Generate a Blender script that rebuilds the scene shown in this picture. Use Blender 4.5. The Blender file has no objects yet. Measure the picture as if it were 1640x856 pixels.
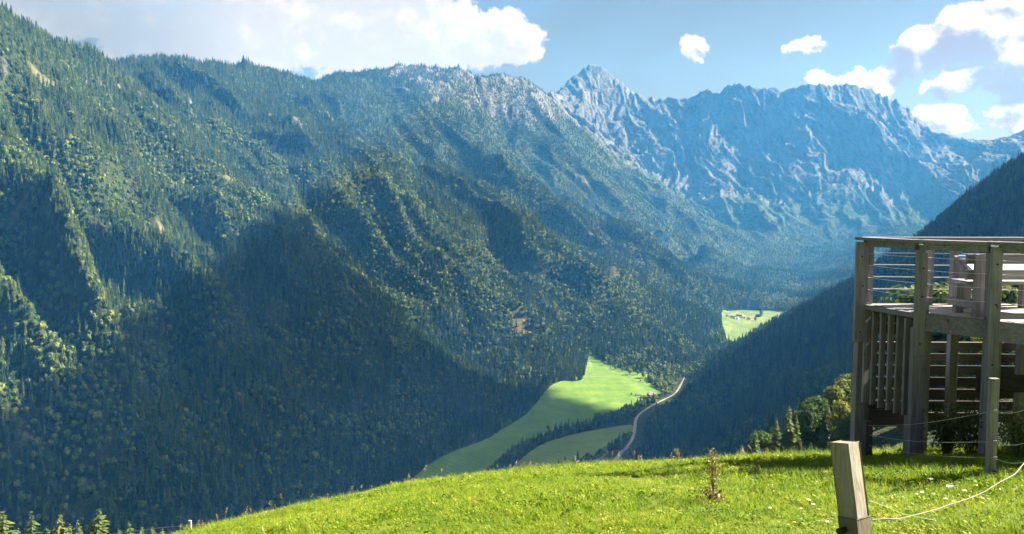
import bpy, bmesh, math, random
import numpy as np
from mathutils import Vector, Matrix

random.seed(7)
RNG = np.random.default_rng(11)
SC = bpy.context.scene
COL = SC.collection
R = math.radians

# ------------------------------------------------------------------ camera, sky, sun, exposure
FPX, CX, CY, PITCH = 1216.0, 820.0, 428.0, R(4.14)
cam_d = bpy.data.cameras.new('camera')
cam_d.sensor_width = 36.0
cam_d.lens = 36.0 * FPX / 1640.0
cam_d.clip_start = 0.05
cam_d.clip_end = 30000.0
cam = bpy.data.objects.new('camera', cam_d)
COL.objects.link(cam)
cam.location = (0, 0, 0)
cam.rotation_euler = (R(90) - PITCH, 0, 0)
SC.camera = cam

SUN_AZ, SUN_EL = R(75), R(36)          # azimuth clockwise from +Y (the view) towards +X
SDIR = Vector((math.sin(SUN_AZ) * math.cos(SUN_EL), math.cos(SUN_AZ) * math.cos(SUN_EL), math.sin(SUN_EL)))
sun_d = bpy.data.lights.new('sun', 'SUN')
sun_d.energy = 5.0
sun_d.angle = R(0.5)
sun_d.color = (1.0, 0.94, 0.84)
sun = bpy.data.objects.new('sun', sun_d)
COL.objects.link(sun)
sun.rotation_euler = SDIR.to_track_quat('Z', 'Y').to_euler()
sun.location = (300, 100, 300)

SC.view_settings.view_transform = 'Standard'
SC.view_settings.look = 'None'
SC.view_settings.gamma = 1.0
SC.view_settings.use_curve_mapping = False
SC.view_settings.exposure = 2.4
SC.render.engine = 'CYCLES'
SC.cycles.max_bounces = 6
SC.cycles.diffuse_bounces = 2
SC.cycles.transmission_bounces = 3
SC.cycles.transparent_max_bounces = 8
SC.cycles.volume_bounces = 0
SC.cycles.use_denoising = True

W = bpy.data.worlds.new('World')
SC.world = W
W.use_nodes = True


class NT:
    """Small helper to wire shader nodes."""
    def __init__(self, tree):
        self.t = tree
        self.n = tree.nodes
        self.l = tree.links

    def node(self, kind, **kw):
        nd = self.n.new(kind)
        for k, v in kw.items():
            if k == 'ins':
                for key, val in v.items():
                    if isinstance(val, bpy.types.NodeSocket):
                        self.l.new(val, nd.inputs[key])
                    else:
                        nd.inputs[key].default_value = val
            else:
                setattr(nd, k, v)
        return nd

    def math(self, op, a, b=None, c=None, clamp=False):
        nd = self.n.new('ShaderNodeMath')
        nd.operation = op
        nd.use_clamp = clamp
        for i, v in enumerate((a, b, c)):
            if v is None:
                continue
            if isinstance(v, bpy.types.NodeSocket):
                self.l.new(v, nd.inputs[i])
            else:
                nd.inputs[i].default_value = v
        return nd.outputs[0]

    def vmath(self, op, a, b=None, scale=None):
        nd = self.n.new('ShaderNodeVectorMath')
        nd.operation = op
        for i, v in enumerate((a, b)):
            if v is None:
                continue
            if isinstance(v, bpy.types.NodeSocket):
                self.l.new(v, nd.inputs[i])
            else:
                nd.inputs[i].default_value = v
        if scale is not None:
            if isinstance(scale, bpy.types.NodeSocket):
                self.l.new(scale, nd.inputs['Scale'])
            else:
                nd.inputs['Scale'].default_value = scale
        return nd.outputs['Value'] if op in ('DOT_PRODUCT', 'LENGTH', 'DISTANCE') else nd.outputs[0]

    def ramp(self, fac, stops, interp='LINEAR'):
        nd = self.n.new('ShaderNodeValToRGB')
        cr = nd.color_ramp
        cr.interpolation = interp
        while len(cr.elements) < len(stops):
            cr.elements.new(0.5)
        for e, (p, c) in zip(cr.elements, stops):
            e.position = p
            e.color = (c[0], c[1], c[2], 1) if not isinstance(c, (int, float)) else (c, c, c, 1)
        self.l.new(fac, nd.inputs[0])
        return nd.outputs[0]

    def mix(self, fac, a, b, mode='MIX'):
        nd = self.n.new('ShaderNodeMix')
        nd.data_type = 'RGBA'
        nd.blend_type = mode
        for key, v in ((0, fac), (6, a), (7, b)):
            if isinstance(v, bpy.types.NodeSocket):
                self.l.new(v, nd.inputs[key])
            elif key == 0:
                nd.inputs[0].default_value = v
            else:
                nd.inputs[key].default_value = (v[0], v[1], v[2], 1)
        return nd.outputs[2]

    def noise(self, vec, scale, detail=4.0, rough=0.55, dist=0.0):
        nd = self.node('ShaderNodeTexNoise')
        if vec is not None:
            self.l.new(vec, nd.inputs['Vector'])
        nd.inputs['Scale'].default_value = scale
        nd.inputs['Detail'].default_value = detail
        nd.inputs['Roughness'].default_value = rough
        nd.inputs['Distortion'].default_value = dist
        return nd.outputs[0]

    def mapr(self, v, a, b, c=0.0, d=1.0, smooth=True):
        nd = self.n.new('ShaderNodeMapRange')
        nd.interpolation_type = 'SMOOTHSTEP' if smooth else 'LINEAR'
        self.l.new(v, nd.inputs[0])
        for i, x in enumerate((a, b, c, d)):
            if isinstance(x, bpy.types.NodeSocket):
                self.l.new(x, nd.inputs[i + 1])
            else:
                nd.inputs[i + 1].default_value = x
        return nd.outputs[0]


# the sky: Nishita plus cumulus placed by direction (azimuth / elevation)
CLOUDS = [  # azimuth, elevation (deg), half widths (deg), strength : bodies of the cloud masses
    (-21, 13.4, 12.0, 3.6, 1.6), (-9.0, 12.6, 6.6, 2.7, 1.7), (-31, 18.0, 9, 3.5, 1.3), (-12, 17.0, 9, 3.4, 1.6), (-1.6, 12.5, 3.9, 1.9, 1.3),
    (31.2, 11.3, 2.4, 1.5, 1.7), (35.0, 8.8, 4.4, 1.7, 1.7), (35.5, 6.2, 4.4, 1.4, 1.3), (28.3, 10.4, 1.7, 1.5, 1.35), (24.6, 8.6, 2.2, 1.2, .95), (33.2, 12.6, 1.6, 1.0, 1.1), (30.0, 8.3, 2.2, 1.0, 1.1),
    (20.2, 11.2, 1.6, .8, .8), (13.4, 11.7, .9, 1.0, .65), (36.0, 11.4, 2.6, 1.5, 1.4), (22.2, 9.0, 2.2, .7, .8), (34.2, 14.6, .8, .5, .5), (41, 11, 5, 5, 1), (29.5, 6.2, 2.4, 1.0, .9)]


def build_sky():
    q = NT(W.node_tree)
    bg = q.n['Background']
    out = q.n['World Output']
    sky = q.node('ShaderNodeTexSky', sky_type='NISHITA', sun_disc=False, sun_elevation=SUN_EL, sun_rotation=SUN_AZ,
                 altitude=1200.0, air_density=1.0, dust_density=0.9, ozone_density=1.2)
    tc = q.node('ShaderNodeTexCoord')
    d = q.vmath('NORMALIZE', tc.outputs['Generated'])
    sp = q.node('ShaderNodeSeparateXYZ')
    q.l.new(d, sp.inputs[0])
    az = q.math('MULTIPLY', q.math('ARCTAN2', sp.outputs[0], sp.outputs[1]), 57.29578)
    el = q.math('MULTIPLY', q.math('ARCSINE', sp.outputs[2]), 57.29578)
    cb = q.node('ShaderNodeCombineXYZ')
    q.l.new(az, cb.inputs[0])
    q.l.new(el, cb.inputs[1])
    ae = cb.outputs[0]

    def density(vec):
        s = q.node('ShaderNodeSeparateXYZ')
        q.l.new(vec, s.inputs[0])
        body = None
        for (a, e, wa, we, k) in CLOUDS:
            da = q.math('DIVIDE', q.math('SUBTRACT', s.outputs[0], a), wa)
            de = q.math('DIVIDE', q.math('SUBTRACT', s.outputs[1], e), we)
            r2 = q.math('ADD', q.math('MULTIPLY', da, da), q.math('MULTIPLY', de, de))
            g = q.math('MULTIPLY', q.math('SUBTRACT', 1.0, q.math('MULTIPLY', r2, 0.5)), k)
            body = g if body is None else q.math('SMOOTH_MAX', body, g, 0.25)
        body = q.math('MAXIMUM', body, -0.6)
        n1 = q.noise(vec, 0.22, 9.0, 0.62, 0.35)
        n2 = q.noise(q.vmath('ADD', vec, (31.0, 7.0, 3.0)), 0.75, 7.0, 0.62, 0.2)
        t = q.math('ADD', q.math('MULTIPLY', q.math('SUBTRACT', n1, 0.5), 2.5), q.math('MULTIPLY', q.math('SUBTRACT', n2, 0.5), 1.9))
        return q.math('ADD', q.math('SUBTRACT', body, 0.42), t)

    d0 = density(ae)
    d1 = density(q.vmath('ADD', ae, (0.75, 0.85, 0.0)))
    cover = q.mapr(d0, 0.0, 0.24)
    # thinner towards the sun = brighter rim; thick on the sun side = grey body
    shade = q.mapr(q.math('SUBTRACT', d1, q.math('MULTIPLY', d0, 0.55)), -0.20, 0.60)
    west = q.mapr(az, -27.0, -17.0, 0.0, 1.0)
    east = q.mapr(az, 8.0, 22.0, 0.0, 1.0)
    lit = q.mix(west, (2.35, 2.15, 1.9), q.mix(east, (3.7, 3.2, 2.6), (4.6, 4.0, 3.2)))
    grey = q.mix(west, (1.8, 1.72, 1.6), q.mix(east, (2.9, 2.5, 2.05), (1.6, 0.92, 0.30)))
    ccol = q.mix(shade, lit, grey)
    skyc = q.mix(1.0, q.mix(0.30, sky.outputs[0], (3.0, 3.1, 3.1)), (0.43, 0.33, 0.225), 'MULTIPLY')
    col = q.mix(cover, skyc, ccol)
    q.l.new(col, bg.inputs['Color'])
    bg.inputs['Strength'].default_value = 0.05
    q.l.new(bg.outputs[0], out.inputs['Surface'])


build_sky()


# ------------------------------------------------------------------ view geometry and names
def ray(px, py):
    u, v = (px - CX) / FPX, (CY - py) / FPX
    return np.array([u, math.cos(PITCH) + v * math.sin(PITCH), -math.sin(PITCH) + v * math.cos(PITCH)])


def P(px, py, d):
    """World point at forward distance d metres on the line of sight through a photo point."""
    r = ray(px, py)
    return tuple(r * (d / r[1]))


def tag(o, label=None, cat=None, group=None, kind=None):
    if label: o['label'] = label
    if cat: o['category'] = cat
    if group: o['group'] = group
    if kind: o['kind'] = kind
    return o


def link(name, mesh, mats, parent=None):
    o = bpy.data.objects.new(name, mesh)
    COL.objects.link(o)
    if mats is not None:
        for m in (mats if isinstance(mats, (list, tuple)) else [mats]):
            mesh.materials.append(m)
    if parent is not None:
        o.parent = parent
    return o


def empty(name, loc, rz=0.0):
    o = bpy.data.objects.new(name, None)
    COL.objects.link(o)
    o.empty_display_size = 0.2
    o.location = loc
    o.rotation_euler = (0, 0, rz)
    return o


def mesh_from(name, verts, faces, smooth=False, mat_index=None):
    me = bpy.data.meshes.new(name)
    me.from_pydata([tuple(map(float, v)) for v in verts], [], faces)
    if mat_index is not None:
        me.polygons.foreach_set('material_index', mat_index)
    if smooth:
        me.polygons.foreach_set('use_smooth', [True] * len(me.polygons))
    me.update()
    return me


def mesh_np(name, verts, quads, smooth=False):
    """Fast mesh from numpy arrays (all faces with the same corner count)."""
    me = bpy.data.meshes.new(name)
    n, k = quads.shape
    me.vertices.add(len(verts))
    me.vertices.foreach_set('co', np.ascontiguousarray(verts, dtype=np.float32).ravel())
    me.loops.add(n * k)
    me.loops.foreach_set('vertex_index', np.ascontiguousarray(quads, dtype=np.int32).ravel())
    me.polygons.add(n)
    me.polygons.foreach_set('loop_start', np.arange(0, n * k, k, dtype=np.int32))
    if smooth:
        me.polygons.foreach_set('use_smooth', np.ones(n, dtype=bool))
    me.update(calc_edges=True)
    me.validate()
    return me


def material(name, rough=0.8, spec=0.3):
    m = bpy.data.materials.new(name)
    m.use_nodes = True
    q = NT(m.node_tree)
    b = q.n['Principled BSDF']
    b.inputs['Roughness'].default_value = rough
    b.inputs['Specular IOR Level'].default_value = spec
    return m, q, b


# ------------------------------------------------------------------ numpy noise
def _hash(ix, iy, seed):
    h = (ix.astype(np.int64) * 374761393 + iy.astype(np.int64) * 668265263 + seed * 1274126177) & 0xFFFFFFFF
    h = ((h ^ (h >> 13)) * 1274126177) & 0xFFFFFFFF
    h = h ^ (h >> 16)
    return h


def gnoise(x, y, seed=0):
    ix, iy = np.floor(x), np.floor(y)
    fx, fy = x - ix, y - iy
    ux, uy = fx * fx * fx * (fx * (fx * 6 - 15) + 10), fy * fy * fy * (fy * (fy * 6 - 15) + 10)

    def g(dx, dy):
        a = _hash(ix + dx, iy + dy, seed) * (2 * math.pi / 4294967296.0)
        return np.cos(a) * (fx - dx) + np.sin(a) * (fy - dy)
    return 1.5 * ((g(0, 0) * (1 - ux) + g(1, 0) * ux) * (1 - uy) + (g(0, 1) * (1 - ux) + g(1, 1) * ux) * uy)


def fbm(x, y, octv=4, seed=0, gain=0.5):
    s, a, f = 0.0, 1.0, 1.0
    for i in range(octv):
        s = s + a * gnoise(x * f, y * f, seed + i * 17)
        a *= gain
        f *= 2.03
    return s


def ridged(x, y, octv=4, seed=0, gain=0.5):
    s, a, f, w = 0.0, 1.0, 1.0, 1.0
    for i in range(octv):
        n = 1.0 - np.abs(gnoise(x * f, y * f, seed + i * 31)) * 1.6
        n = np.clip(n, 0, 1) ** 2
        s = s + a * n * w
        w = np.clip(n * 1.6, 0, 1)
        a *= gain
        f *= 2.07
    return s
# ------------------------------------------------------------------ terrain: a height field from ridge, spur, gully and floor lines
X0, X1, Y0, Y1, DX = -2300.0, 5500.0, -300.0, 8300.0, 8.0
NX, NY = int((X1 - X0) / DX) + 1, int((Y1 - Y0) / DX) + 1
GX = X0 + DX * np.arange(NX)
GY = Y0 + DX * np.arange(NY)
MX, MY = np.meshgrid(GX, GY)             # arrays [iy, ix]


def pasture(x, y):
    """The hillside the camera stands on (z = 0 is eye height)."""
    yy = np.maximum(y, -30.0)
    q = np.where(yy < 30, 1.6 + 0.114 * yy + 0.0087 * yy * yy, 12.85 + 0.636 * (yy - 30))
    fx = -0.045 * np.clip(x, -200, 60) + 0.215 * np.logaddexp(0, -(x + 1.5))
    fx = np.where(x < -30, 7.6 + 0.5 * (-30 - x), fx)
    return -(q + fx)


def floor_z(y):
    return np.where(y < 3000, -450 + (y - 1200) * 0.0195, -415 + (y - 3000) * 0.03)


LINES_PX = [
    # skyline of the near left mountain and of the long ridge behind it
    [(-260, -120, 1450), (-120, -50, 1600), (0, 22, 1750), (45, 38, 1850), (95, 64, 2000), (112, 64, 2050), (150, 76, 2150), (205, 108, 2250)],
    [(205, 108, 2250), (250, 158, 2200), (300, 212, 2120), (350, 264, 2040), (420, 306, 1960), (480, 366, 1880), (600, 486, 1780), (700, 566, 1690), (830, 680, 1600)],
    [(150, 100, 3000), (230, 100, 3000), (300, 94, 3050), (340, 96, 3100), (420, 112, 3300), (500, 132, 3600), (545, 134, 3800), (570, 125, 3900), (600, 124, 4050), (620, 110, 4200), (655, 104, 4300), (690, 106, 4400),
     (740, 112, 4600), (765, 111, 4700), (790, 123, 4850), (812, 118, 4950), (840, 124, 5100), (862, 138, 5200), (876, 152, 5300)],
    # far crest: main peak and the wall
    [(876, 152, 5300), (884, 146, 6500), (905, 133, 6800), (925, 117, 6950), (940, 104, 7000), (955, 102, 7000), (972, 106, 7000), (985, 122, 7000), (1000, 132, 6950), (1020, 148, 6900), (1040, 152, 6900),
     (1062, 157, 6850), (1075, 149, 6850), (1090, 158, 6800), (1105, 157, 6800), (1130, 141, 6800), (1150, 150, 6750), (1170, 134, 6700), (1190, 131, 6650), (1215, 139, 6600), (1240, 134, 6600), (1265, 142, 6550),
     (1295, 131, 6500), (1330, 133, 6500), (1360, 131, 6500), (1390, 137, 6500), (1420, 150, 6450), (1445, 160, 6400), (1462, 178, 6400), (1490, 202, 6350), (1520, 218, 6300), (1560, 226, 6300),
     (1600, 222, 6250), (1640, 206, 6200), (1720, 170, 6100), (1900, 120, 5900)],
    # spurs of the left side
    [(-120, 120, 1500), (0, 224, 1420), (60, 298, 1330), (110, 378, 1250), (140, 458, 1200), (155, 565, 1120), (150, 700, 1040)],
    [(112, 64, 2050), (150, 170, 1900), (215, 290, 1720), (270, 390, 1600), (345, 450, 1500), (450, 610, 1350), (550, 728, 1250)],
    [(340, 96, 3100), (440, 150, 2920), (480, 168, 2850), (525, 240, 2700), (600, 275, 2600), (660, 280, 2550), (720, 336, 2500), (800, 404, 2430), (900, 455, 2380), (1000, 505, 2350), (1100, 538, 2420), (1152, 545, 2520)],
    [(760, 262, 3250), (820, 320, 2950), (880, 374, 2750), (950, 388, 2700), (1020, 433, 2680), (1100, 484, 2680), (1162, 524, 2720)],
    [(620, 110, 4200), (700, 180, 4000), (760, 240, 3800), (850, 295, 3600), (950, 338, 3450), (1050, 404, 3300), (1130, 452, 3250), (1200, 482, 3300)],
    [(876, 152, 5300), (900, 210, 5000), (960, 264, 4700), (1050, 329, 4400), (1130, 388, 4250), (1220, 446, 4200)],
    # gullies between them
    [(5, 200, 1640), (66, 245, 1570), (122, 345, 1480), (170, 452, 1380), (205, 570, 1265), (255, 710, 1110)],
    [(180, 190, 1980), (240, 290, 1850), (330, 380, 1720), (430, 450, 1600), (540, 560, 1450), (640, 700, 1330)],
    [(300, 160, 2700), (400, 232, 2480), (520, 318, 2300), (600, 400, 2150), (720, 505, 2000), (850, 592, 1900), (925, 612, 1950)],
    [(480, 150, 3450), (600, 232, 3350), (700, 290, 3300), (830, 335, 3150), (950, 372, 3080), (1080, 462, 3000), (1172, 498, 3080)],
    [(760, 160, 4700), (850, 225, 4500), (950, 304, 4200), (1060, 384, 4000), (1180, 452, 3900)],
    # foot of the far wall, the green knoll before it
    [(930, 240, 6350), (1000, 236, 6350), (1060, 268, 6150), (1085, 325, 5700), (1150, 372, 5350), (1300, 398, 5250), (1400, 380, 5300), (1500, 350, 5400), (1640, 330, 5300)],
    [(1190, 300, 6050), (1200, 318, 5650), (1235, 352, 5300), (1275, 402, 4900)],
    [(1195, 132, 6650), (1190, 240, 6300), (1190, 300, 6050)],
    # the dark spur on the right
    [(1032, 762, 1370), (1064, 716, 1440), (1098, 676, 1510), (1140, 625, 1600), (1186, 580, 1690), (1250, 530, 1790), (1300, 508, 1830), (1345, 488, 1860), (1372, 471, 1880), (1395, 452, 1900), (1425, 422, 1930), (1482, 376, 1980), (1560, 321, 2040),
     (1640, 264, 2100), (1760, 180, 2200), (1950, 60, 2350), (2200, -20, 2500)],
    # gully between the camera's hill and that spur
    [(960, 770, 1180), (1200, 745, 900), (1400, 705, 700), (1640, 640, 520), (1900, 560, 420)],
]
GULLIES, GULLY_DROP = (10, 11, 12, 13, 14), 135.0
LINES_XYZ = [
    [(0, 60, -31), (0, 200, -114), (0, 400, -236), (0, 700, -405), (0, 820, -448)],
    [(-87, 160, -86), (-200, 300, -180), (-300, 450, -280), (-420, 700, -430), (-450, 800, -446)],
    [(62, 200, -78), (78, 200, -70), (95, 200, -62), (140, 200, -44), (300, 200, 20), (600, 100, 180)],
    [(60, 120, -38), (62, 200, -78), (75, 320, -128), (160, 520, -230), (200, 800, -330)],
    [(-900, -300, -300), (-300, -300, 10), (0, -300, 60), (300, -300, 120), (800, -300, 300)],
    [(-120, 40, -60), (-400, 100, -190), (-700, 400, -400), (-900, 600, -460)],
    [(300, 3600, -300), (1500, 4700, -345), (1900, 4700, -300)],
    [(1250, 3300, -395), (1500, 3900, -375), (1900, 4500, -330)],
    [(1500, 3000, -330), (2200, 3700, -250), (2900, 4300, -150)],
    [(5400, 5800, 640), (5400, 4000, 700), (4000, 3000, 800)],
    [(-2300, 8250, 100), (5450, 8250, 100)],
]
# valley floor outline (photo points that lie on the floor)
FLOOR_PX = [(560, 830), (655, 775), (700, 742), (765, 705), (820, 668), (860, 640), (885, 618), (925, 606), (945, 572), (985, 596), (1030, 604), (1060, 590), (1110, 568), (1150, 556), (1160, 535),
            (1158, 505), (1165, 499), (1250, 499), (1262, 508), (1215, 530), (1180, 556), (1140, 590), (1105, 620), (1080, 655), (1045, 690), (1005, 735), (960, 790), (900, 830)]


def floor_hit(px, py):
    r = ray(px, py)
    d = 1500.0
    for _ in range(30):
        d = float(floor_z(np.array(d))) / r[2] * r[1]
    return (r[0] / r[1] * d, d, float(floor_z(np.array(d))))


def in_poly(x, y, poly):
    inside = np.zeros(np.shape(x), dtype=bool)
    n = len(poly)
    for i in range(n):
        (xa, ya), (xb, yb) = poly[i][:2], poly[i - 1][:2]
        c = ((ya > y) != (yb > y)) & (x < (xb - xa) * (y - ya) / (yb - ya + 1e-12) + xa)
        inside ^= c
    return inside


def solve_terrain():
    acc = np.zeros((NY, NX))
    cnt = np.zeros((NY, NX))

    def put(x, y, z, w=1.0):
        i, j = int(round((y - Y0) / DX)), int(round((x - X0) / DX))
        if 0 <= i < NY and 0 <= j < NX:
            acc[i, j] += z * w
            cnt[i, j] += w

    lines = [[P(*p) for p in L] for L in LINES_PX] + LINES_XYZ
    for k in GULLIES:
        L = lines[k]
        lines[k] = [(x, y, z - GULLY_DROP * (0.35 if k < 12 else 1.0) * math.sin(math.pi * i / (len(L) - 1))) for i, (x, y, z) in enumerate(L)]
    for L in lines:
        for a, b in zip(L[:-1], L[1:]):
            a, b = np.array(a), np.array(b)
            n = max(2, int(np.hypot(*(b - a)[:2]) / (DX * 0.6)))
            for t in np.linspace(0, 1, n):
                p = a + (b - a) * t
                put(p[0], p[1], p[2])
    fp = [floor_hit(*p) for p in FLOOR_PX]
    m = in_poly(MX, MY, fp)
    # the lower end of the valley, out of view behind the pasture's edge
    m |= in_poly(MX, MY, [(-900, 700), (-300, 820), (250, 830), (140, 1250), (-160, 1280), (-330, 1080), (-900, 850)])
    z = floor_z(MY)
    acc[m], cnt[m] = z[m], 1.0
    near = (np.abs(MX) < 48) & (MY > -60) & (MY < 48)
    zp = pasture(MX, MY)
    acc[near], cnt[near] = zp[near], 1.0
    fixed = cnt > 0
    val = np.where(fixed, acc / np.maximum(cnt, 1e-9), 0.0)

    # coarse-to-fine relaxation
    levels = [(val, fixed)]
    while min(levels[-1][0].shape) > 24:
        v, f = levels[-1]
        h, w = (v.shape[0] + 1) // 2 * 2, (v.shape[1] + 1) // 2 * 2
        vp = np.zeros((h, w)); fp_ = np.zeros((h, w))
        vp[:v.shape[0], :v.shape[1]] = v * f
        fp_[:v.shape[0], :v.shape[1]] = f
        s = vp.reshape(h // 2, 2, w // 2, 2).sum((1, 3))
        c = fp_.reshape(h // 2, 2, w // 2, 2).sum((1, 3))
        levels.append((s / np.maximum(c, 1e-9), c > 0))
    u = None
    for k, (v, f) in enumerate(reversed(levels)):
        if u is None:
            u = np.full(v.shape, v[f].mean())
        else:
            uu = np.repeat(np.repeat(u, 2, 0), 2, 1)[:v.shape[0], :v.shape[1]]
            u = uu
        u[f] = v[f]
        it = 400 if k < 3 else (160 if k < len(levels) - 1 else 60)
        for _ in range(it):
            e = np.pad(u, 1, mode='edge')
            u = 0.25 * (e[:-2, 1:-1] + e[2:, 1:-1] + e[1:-1, :-2] + e[1:-1, 2:])
            u[f] = v[f]
    return u, m


def blur(a, n):
    for _ in range(n):
        e = np.pad(a, 1, mode='edge')
        a = (e[:-2, 1:-1] + e[2:, 1:-1] + e[1:-1, :-2] + e[1:-1, 2:] + 2 * e[1:-1, 1:-1]) / 6.0
    return a


def build_heights():
    z, fl = solve_terrain()
    z = blur(z, 5)
    flat = blur(fl.astype(float), 9)
    above = np.clip((z - floor_z(MY)) / 260.0, 0, 1) * (1 - flat)
    dist = np.hypot(MX, MY)
    nearfade = np.clip((dist - 120) / 500.0, 0, 1)
    # left valley side: ribs and gullies that run straight down the slope
    e = (0.84 * MX - 0.54 * MY, 0.54 * MX + 0.84 * MY)   # (down-slope, along-valley)
    wob = 90 * fbm(e[0] / 520.0, e[1] / 520.0, 3, 5)
    ribs = ridged((e[1] + wob) / 450.0, (e[0] + 0.5 * wob) / 1300.0, 3, 3, 0.5) - 0.75
    fine = ridged((e[1] + 0.8 * wob) / 140.0, e[0] / 380.0, 3, 9, 0.5) - 0.75
    sky = np.zeros((NY, NX))
    for k in (0, 1, 2, 18):
        L = [np.array(P(*q)) for q in LINES_PX[k]]
        for a, b in zip(L[:-1], L[1:]):
            for t in np.linspace(0, 1, max(2, int(np.hypot(*(b - a)[:2]) / 60))):
                q = a + (b - a) * t
                sky = np.maximum(sky, np.exp(-((MX - q[0]) ** 2 + (MY - q[1]) ** 2) / (170.0 if k == 2 else 110.0) ** 2))
    nearfade = nearfade * (1 - 0.85 * sky)
    leftside = 1 / (1 + np.exp(-(5400 - MY) / 250.0))
    axis = np.maximum(-260.0, -146 + 0.636 * (MY - 1271))        # the valley's line; ribs are strong only on its left side
    ribfac = 0.45 + 0.55 / (1 + np.exp(np.clip((MX - axis - 60) / 60.0, -50, 50)))
    z = z + above * nearfade * leftside * ribfac * (92 * ribs + 24 * fine)
    # the far limestone wall: buttresses and couloirs, calmer towards its traced crest
    wall = 1 / (1 + np.exp(-(MY - 5550 + 0.08 * MX) / 180.0)) * np.clip((z + 330) / 500.0, 0, 1)
    crest = np.zeros((NY, NX))
    for px, py, d in LINES_PX[3]:
        x, y, _ = P(px, py, d)
        crest = np.maximum(crest, np.exp(-((MX - x) ** 2 + (MY - y) ** 2) / 190.0 ** 2))
    wx = MX + 150 * fbm(MX / 600.0, MY / 600.0, 3, 41) + 0.25 * (MY - 6000) + 34 * fbm(MX / 110.0, MY / 110.0, 3, 43)
    wy = MY + 150 * fbm(MX / 600.0, MY / 600.0, 3, 57)
    but = ridged(wx / 760.0, wy / 1900.0, 3, 21, 0.5) - 0.85
    mid = ridged(wx / 210.0, wy / 900.0, 4, 63, 0.5) - 0.85
    rough = ridged(wx / 80.0, wy / 230.0, 4, 77, 0.6) - 0.95
    z = z + wall * ((1 - 0.85 * crest) * (95 * but + 50 * mid) + (1 - 0.35 * crest) * 27 * rough)
    z = z + above * nearfade * (1 - wall) * 14 * fbm(MX / 150.0, MY / 150.0, 4, 91)
    # rugged limestone crest of the long left ridge (its rocky end)
    cr = np.exp(-((MX - P(720, 112, 4500)[0]) ** 2 / 620.0 ** 2 + (MY - 4600) ** 2 / 520.0 ** 2)) * np.clip((z - 480) / 200.0, 0, 1)
    z = z + cr * 20 * (ridged(MX / 130.0, MY / 130.0, 4, 15, 0.5) - 0.9)
    # the pasture has its own fine mesh: sink this one under it
    under = np.clip(1.0 - np.maximum(np.abs(MX), np.abs(MY)) / 70.0, 0, 1)
    z = z - 5.0 * np.clip(under * 4, 0, 1)
    return z, fl, wall, flat


HZ, FLOORMASK, WALLMASK, FLATMASK = build_heights()


def height(x, y):
    """Bilinear terrain height (arrays)."""
    fx = np.clip((np.asarray(x, float) - X0) / DX, 0, NX - 1.001)
    fy = np.clip((np.asarray(y, float) - Y0) / DX, 0, NY - 1.001)
    i, j = fy.astype(int), fx.astype(int)
    a, b = fx - j, fy - i
    return (HZ[i, j] * (1 - a) + HZ[i, j + 1] * a) * (1 - b) + (HZ[i + 1, j] * (1 - a) + HZ[i + 1, j + 1] * a) * b


def sample(arr, x, y):
    i = np.clip(np.round((np.asarray(y) - Y0) / DX).astype(int), 0, NY - 1)
    j = np.clip(np.round((np.asarray(x) - X0) / DX).astype(int), 0, NX - 1)
    return arr[i, j]


def hit(px, py, d0=60.0, dmax=8000.0):
    """Where the line of sight through a photo point first meets the terrain."""
    r = ray(px, py)
    d = np.arange(d0, dmax, 4.0)
    x, z = r[0] / r[1] * d, r[2] / r[1] * d
    g = height(x, d)
    k = np.argmax(z <= g)
    if z[k] > g[k]:
        k = len(d) - 1
    return (float(x[k]), float(d[k]), float(g[k]))


_dzy, _dzx = np.gradient(HZ, DX)
SLOPE = np.hypot(_dzx, _dzy)
# ------------------------------------------------------------------ masks on the terrain
def spot(px, py, rx, ry=None, soft=0.5):
    """A patch on the slope round the point seen at (px, py); radii in metres."""
    x, y, z = hit(px, py)
    return (x, y, rx, ry or rx)


CRAGS = [(484, 176, 20, 34), (478, 200, 20, 34), (436, 236, 12, 12), (530, 190, 14, 18), (207, 118, 7, 22), (162, 134, 6, 12), (190, 142, 7, 12), (222, 154, 8, 16), (248, 168, 8, 14), (278, 176, 9, 14),
         (6, 108, 10, 12), (64, 130, 18, 6), (98, 112, 6, 12), (306, 170, 9, 16), (632, 120, 36, 26), (664, 128, 30, 22), (690, 150, 26, 16), (722, 144, 28, 20), (748, 166, 24, 18),
         (778, 166, 34, 34), (815, 132, 30, 28), (842, 138, 30, 28), (858, 155, 30, 34), (822, 184, 40, 22), (788, 184, 36, 20), (873, 165, 36, 44), (645, 150, 40, 20), (700, 160, 40, 20),
         (1012, 240, 60, 60), (1045, 238, 90, 60), (1105, 345, 30, 50), (930, 290, 20, 40), (985, 262, 25, 30)]
CLEARINGS = [(262, 372, 12, 18), (298, 345, 18, 8), (330, 345, 16, 10), (372, 288, 30, 9), (398, 297, 26, 9), (345, 268, 20, 7), (30, 340, 24, 10), (38, 690, 5, 16), (66, 664, 8, 5), (730, 575, 26, 22), (835, 525, 22, 34),
             (385, 640, 6, 9), (804, 280, 34, 12), (948, 375, 46, 10), (880, 345, 20, 8), (985, 440, 20, 14), (575, 478, 20, 26), (680, 715, 6, 24), (760, 700, 40, 6), (70, 130, 30, 10)]


def patch(points, noise_scale, seed):
    f = np.zeros((NY, NX))
    for (px, py, rx, ry) in points:
        x, y, z = hit(px, py)
        # along the contour (rx) and up the slope (ry), both with a ragged rim
        u = (MX - x) * 0.54 + (MY - y) * 0.84
        v = (MX - x) * 0.84 - (MY - y) * 0.54
        f = np.maximum(f, 1.35 - np.sqrt((u / (rx * 1.25)) ** 2 + (v / (ry * 1.25)) ** 2))
    n = fbm(MX / noise_scale, MY / noise_scale, 3, seed)
    return np.clip((f + 0.45 * n - 0.35) * 2.2, 0, 1)


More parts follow.
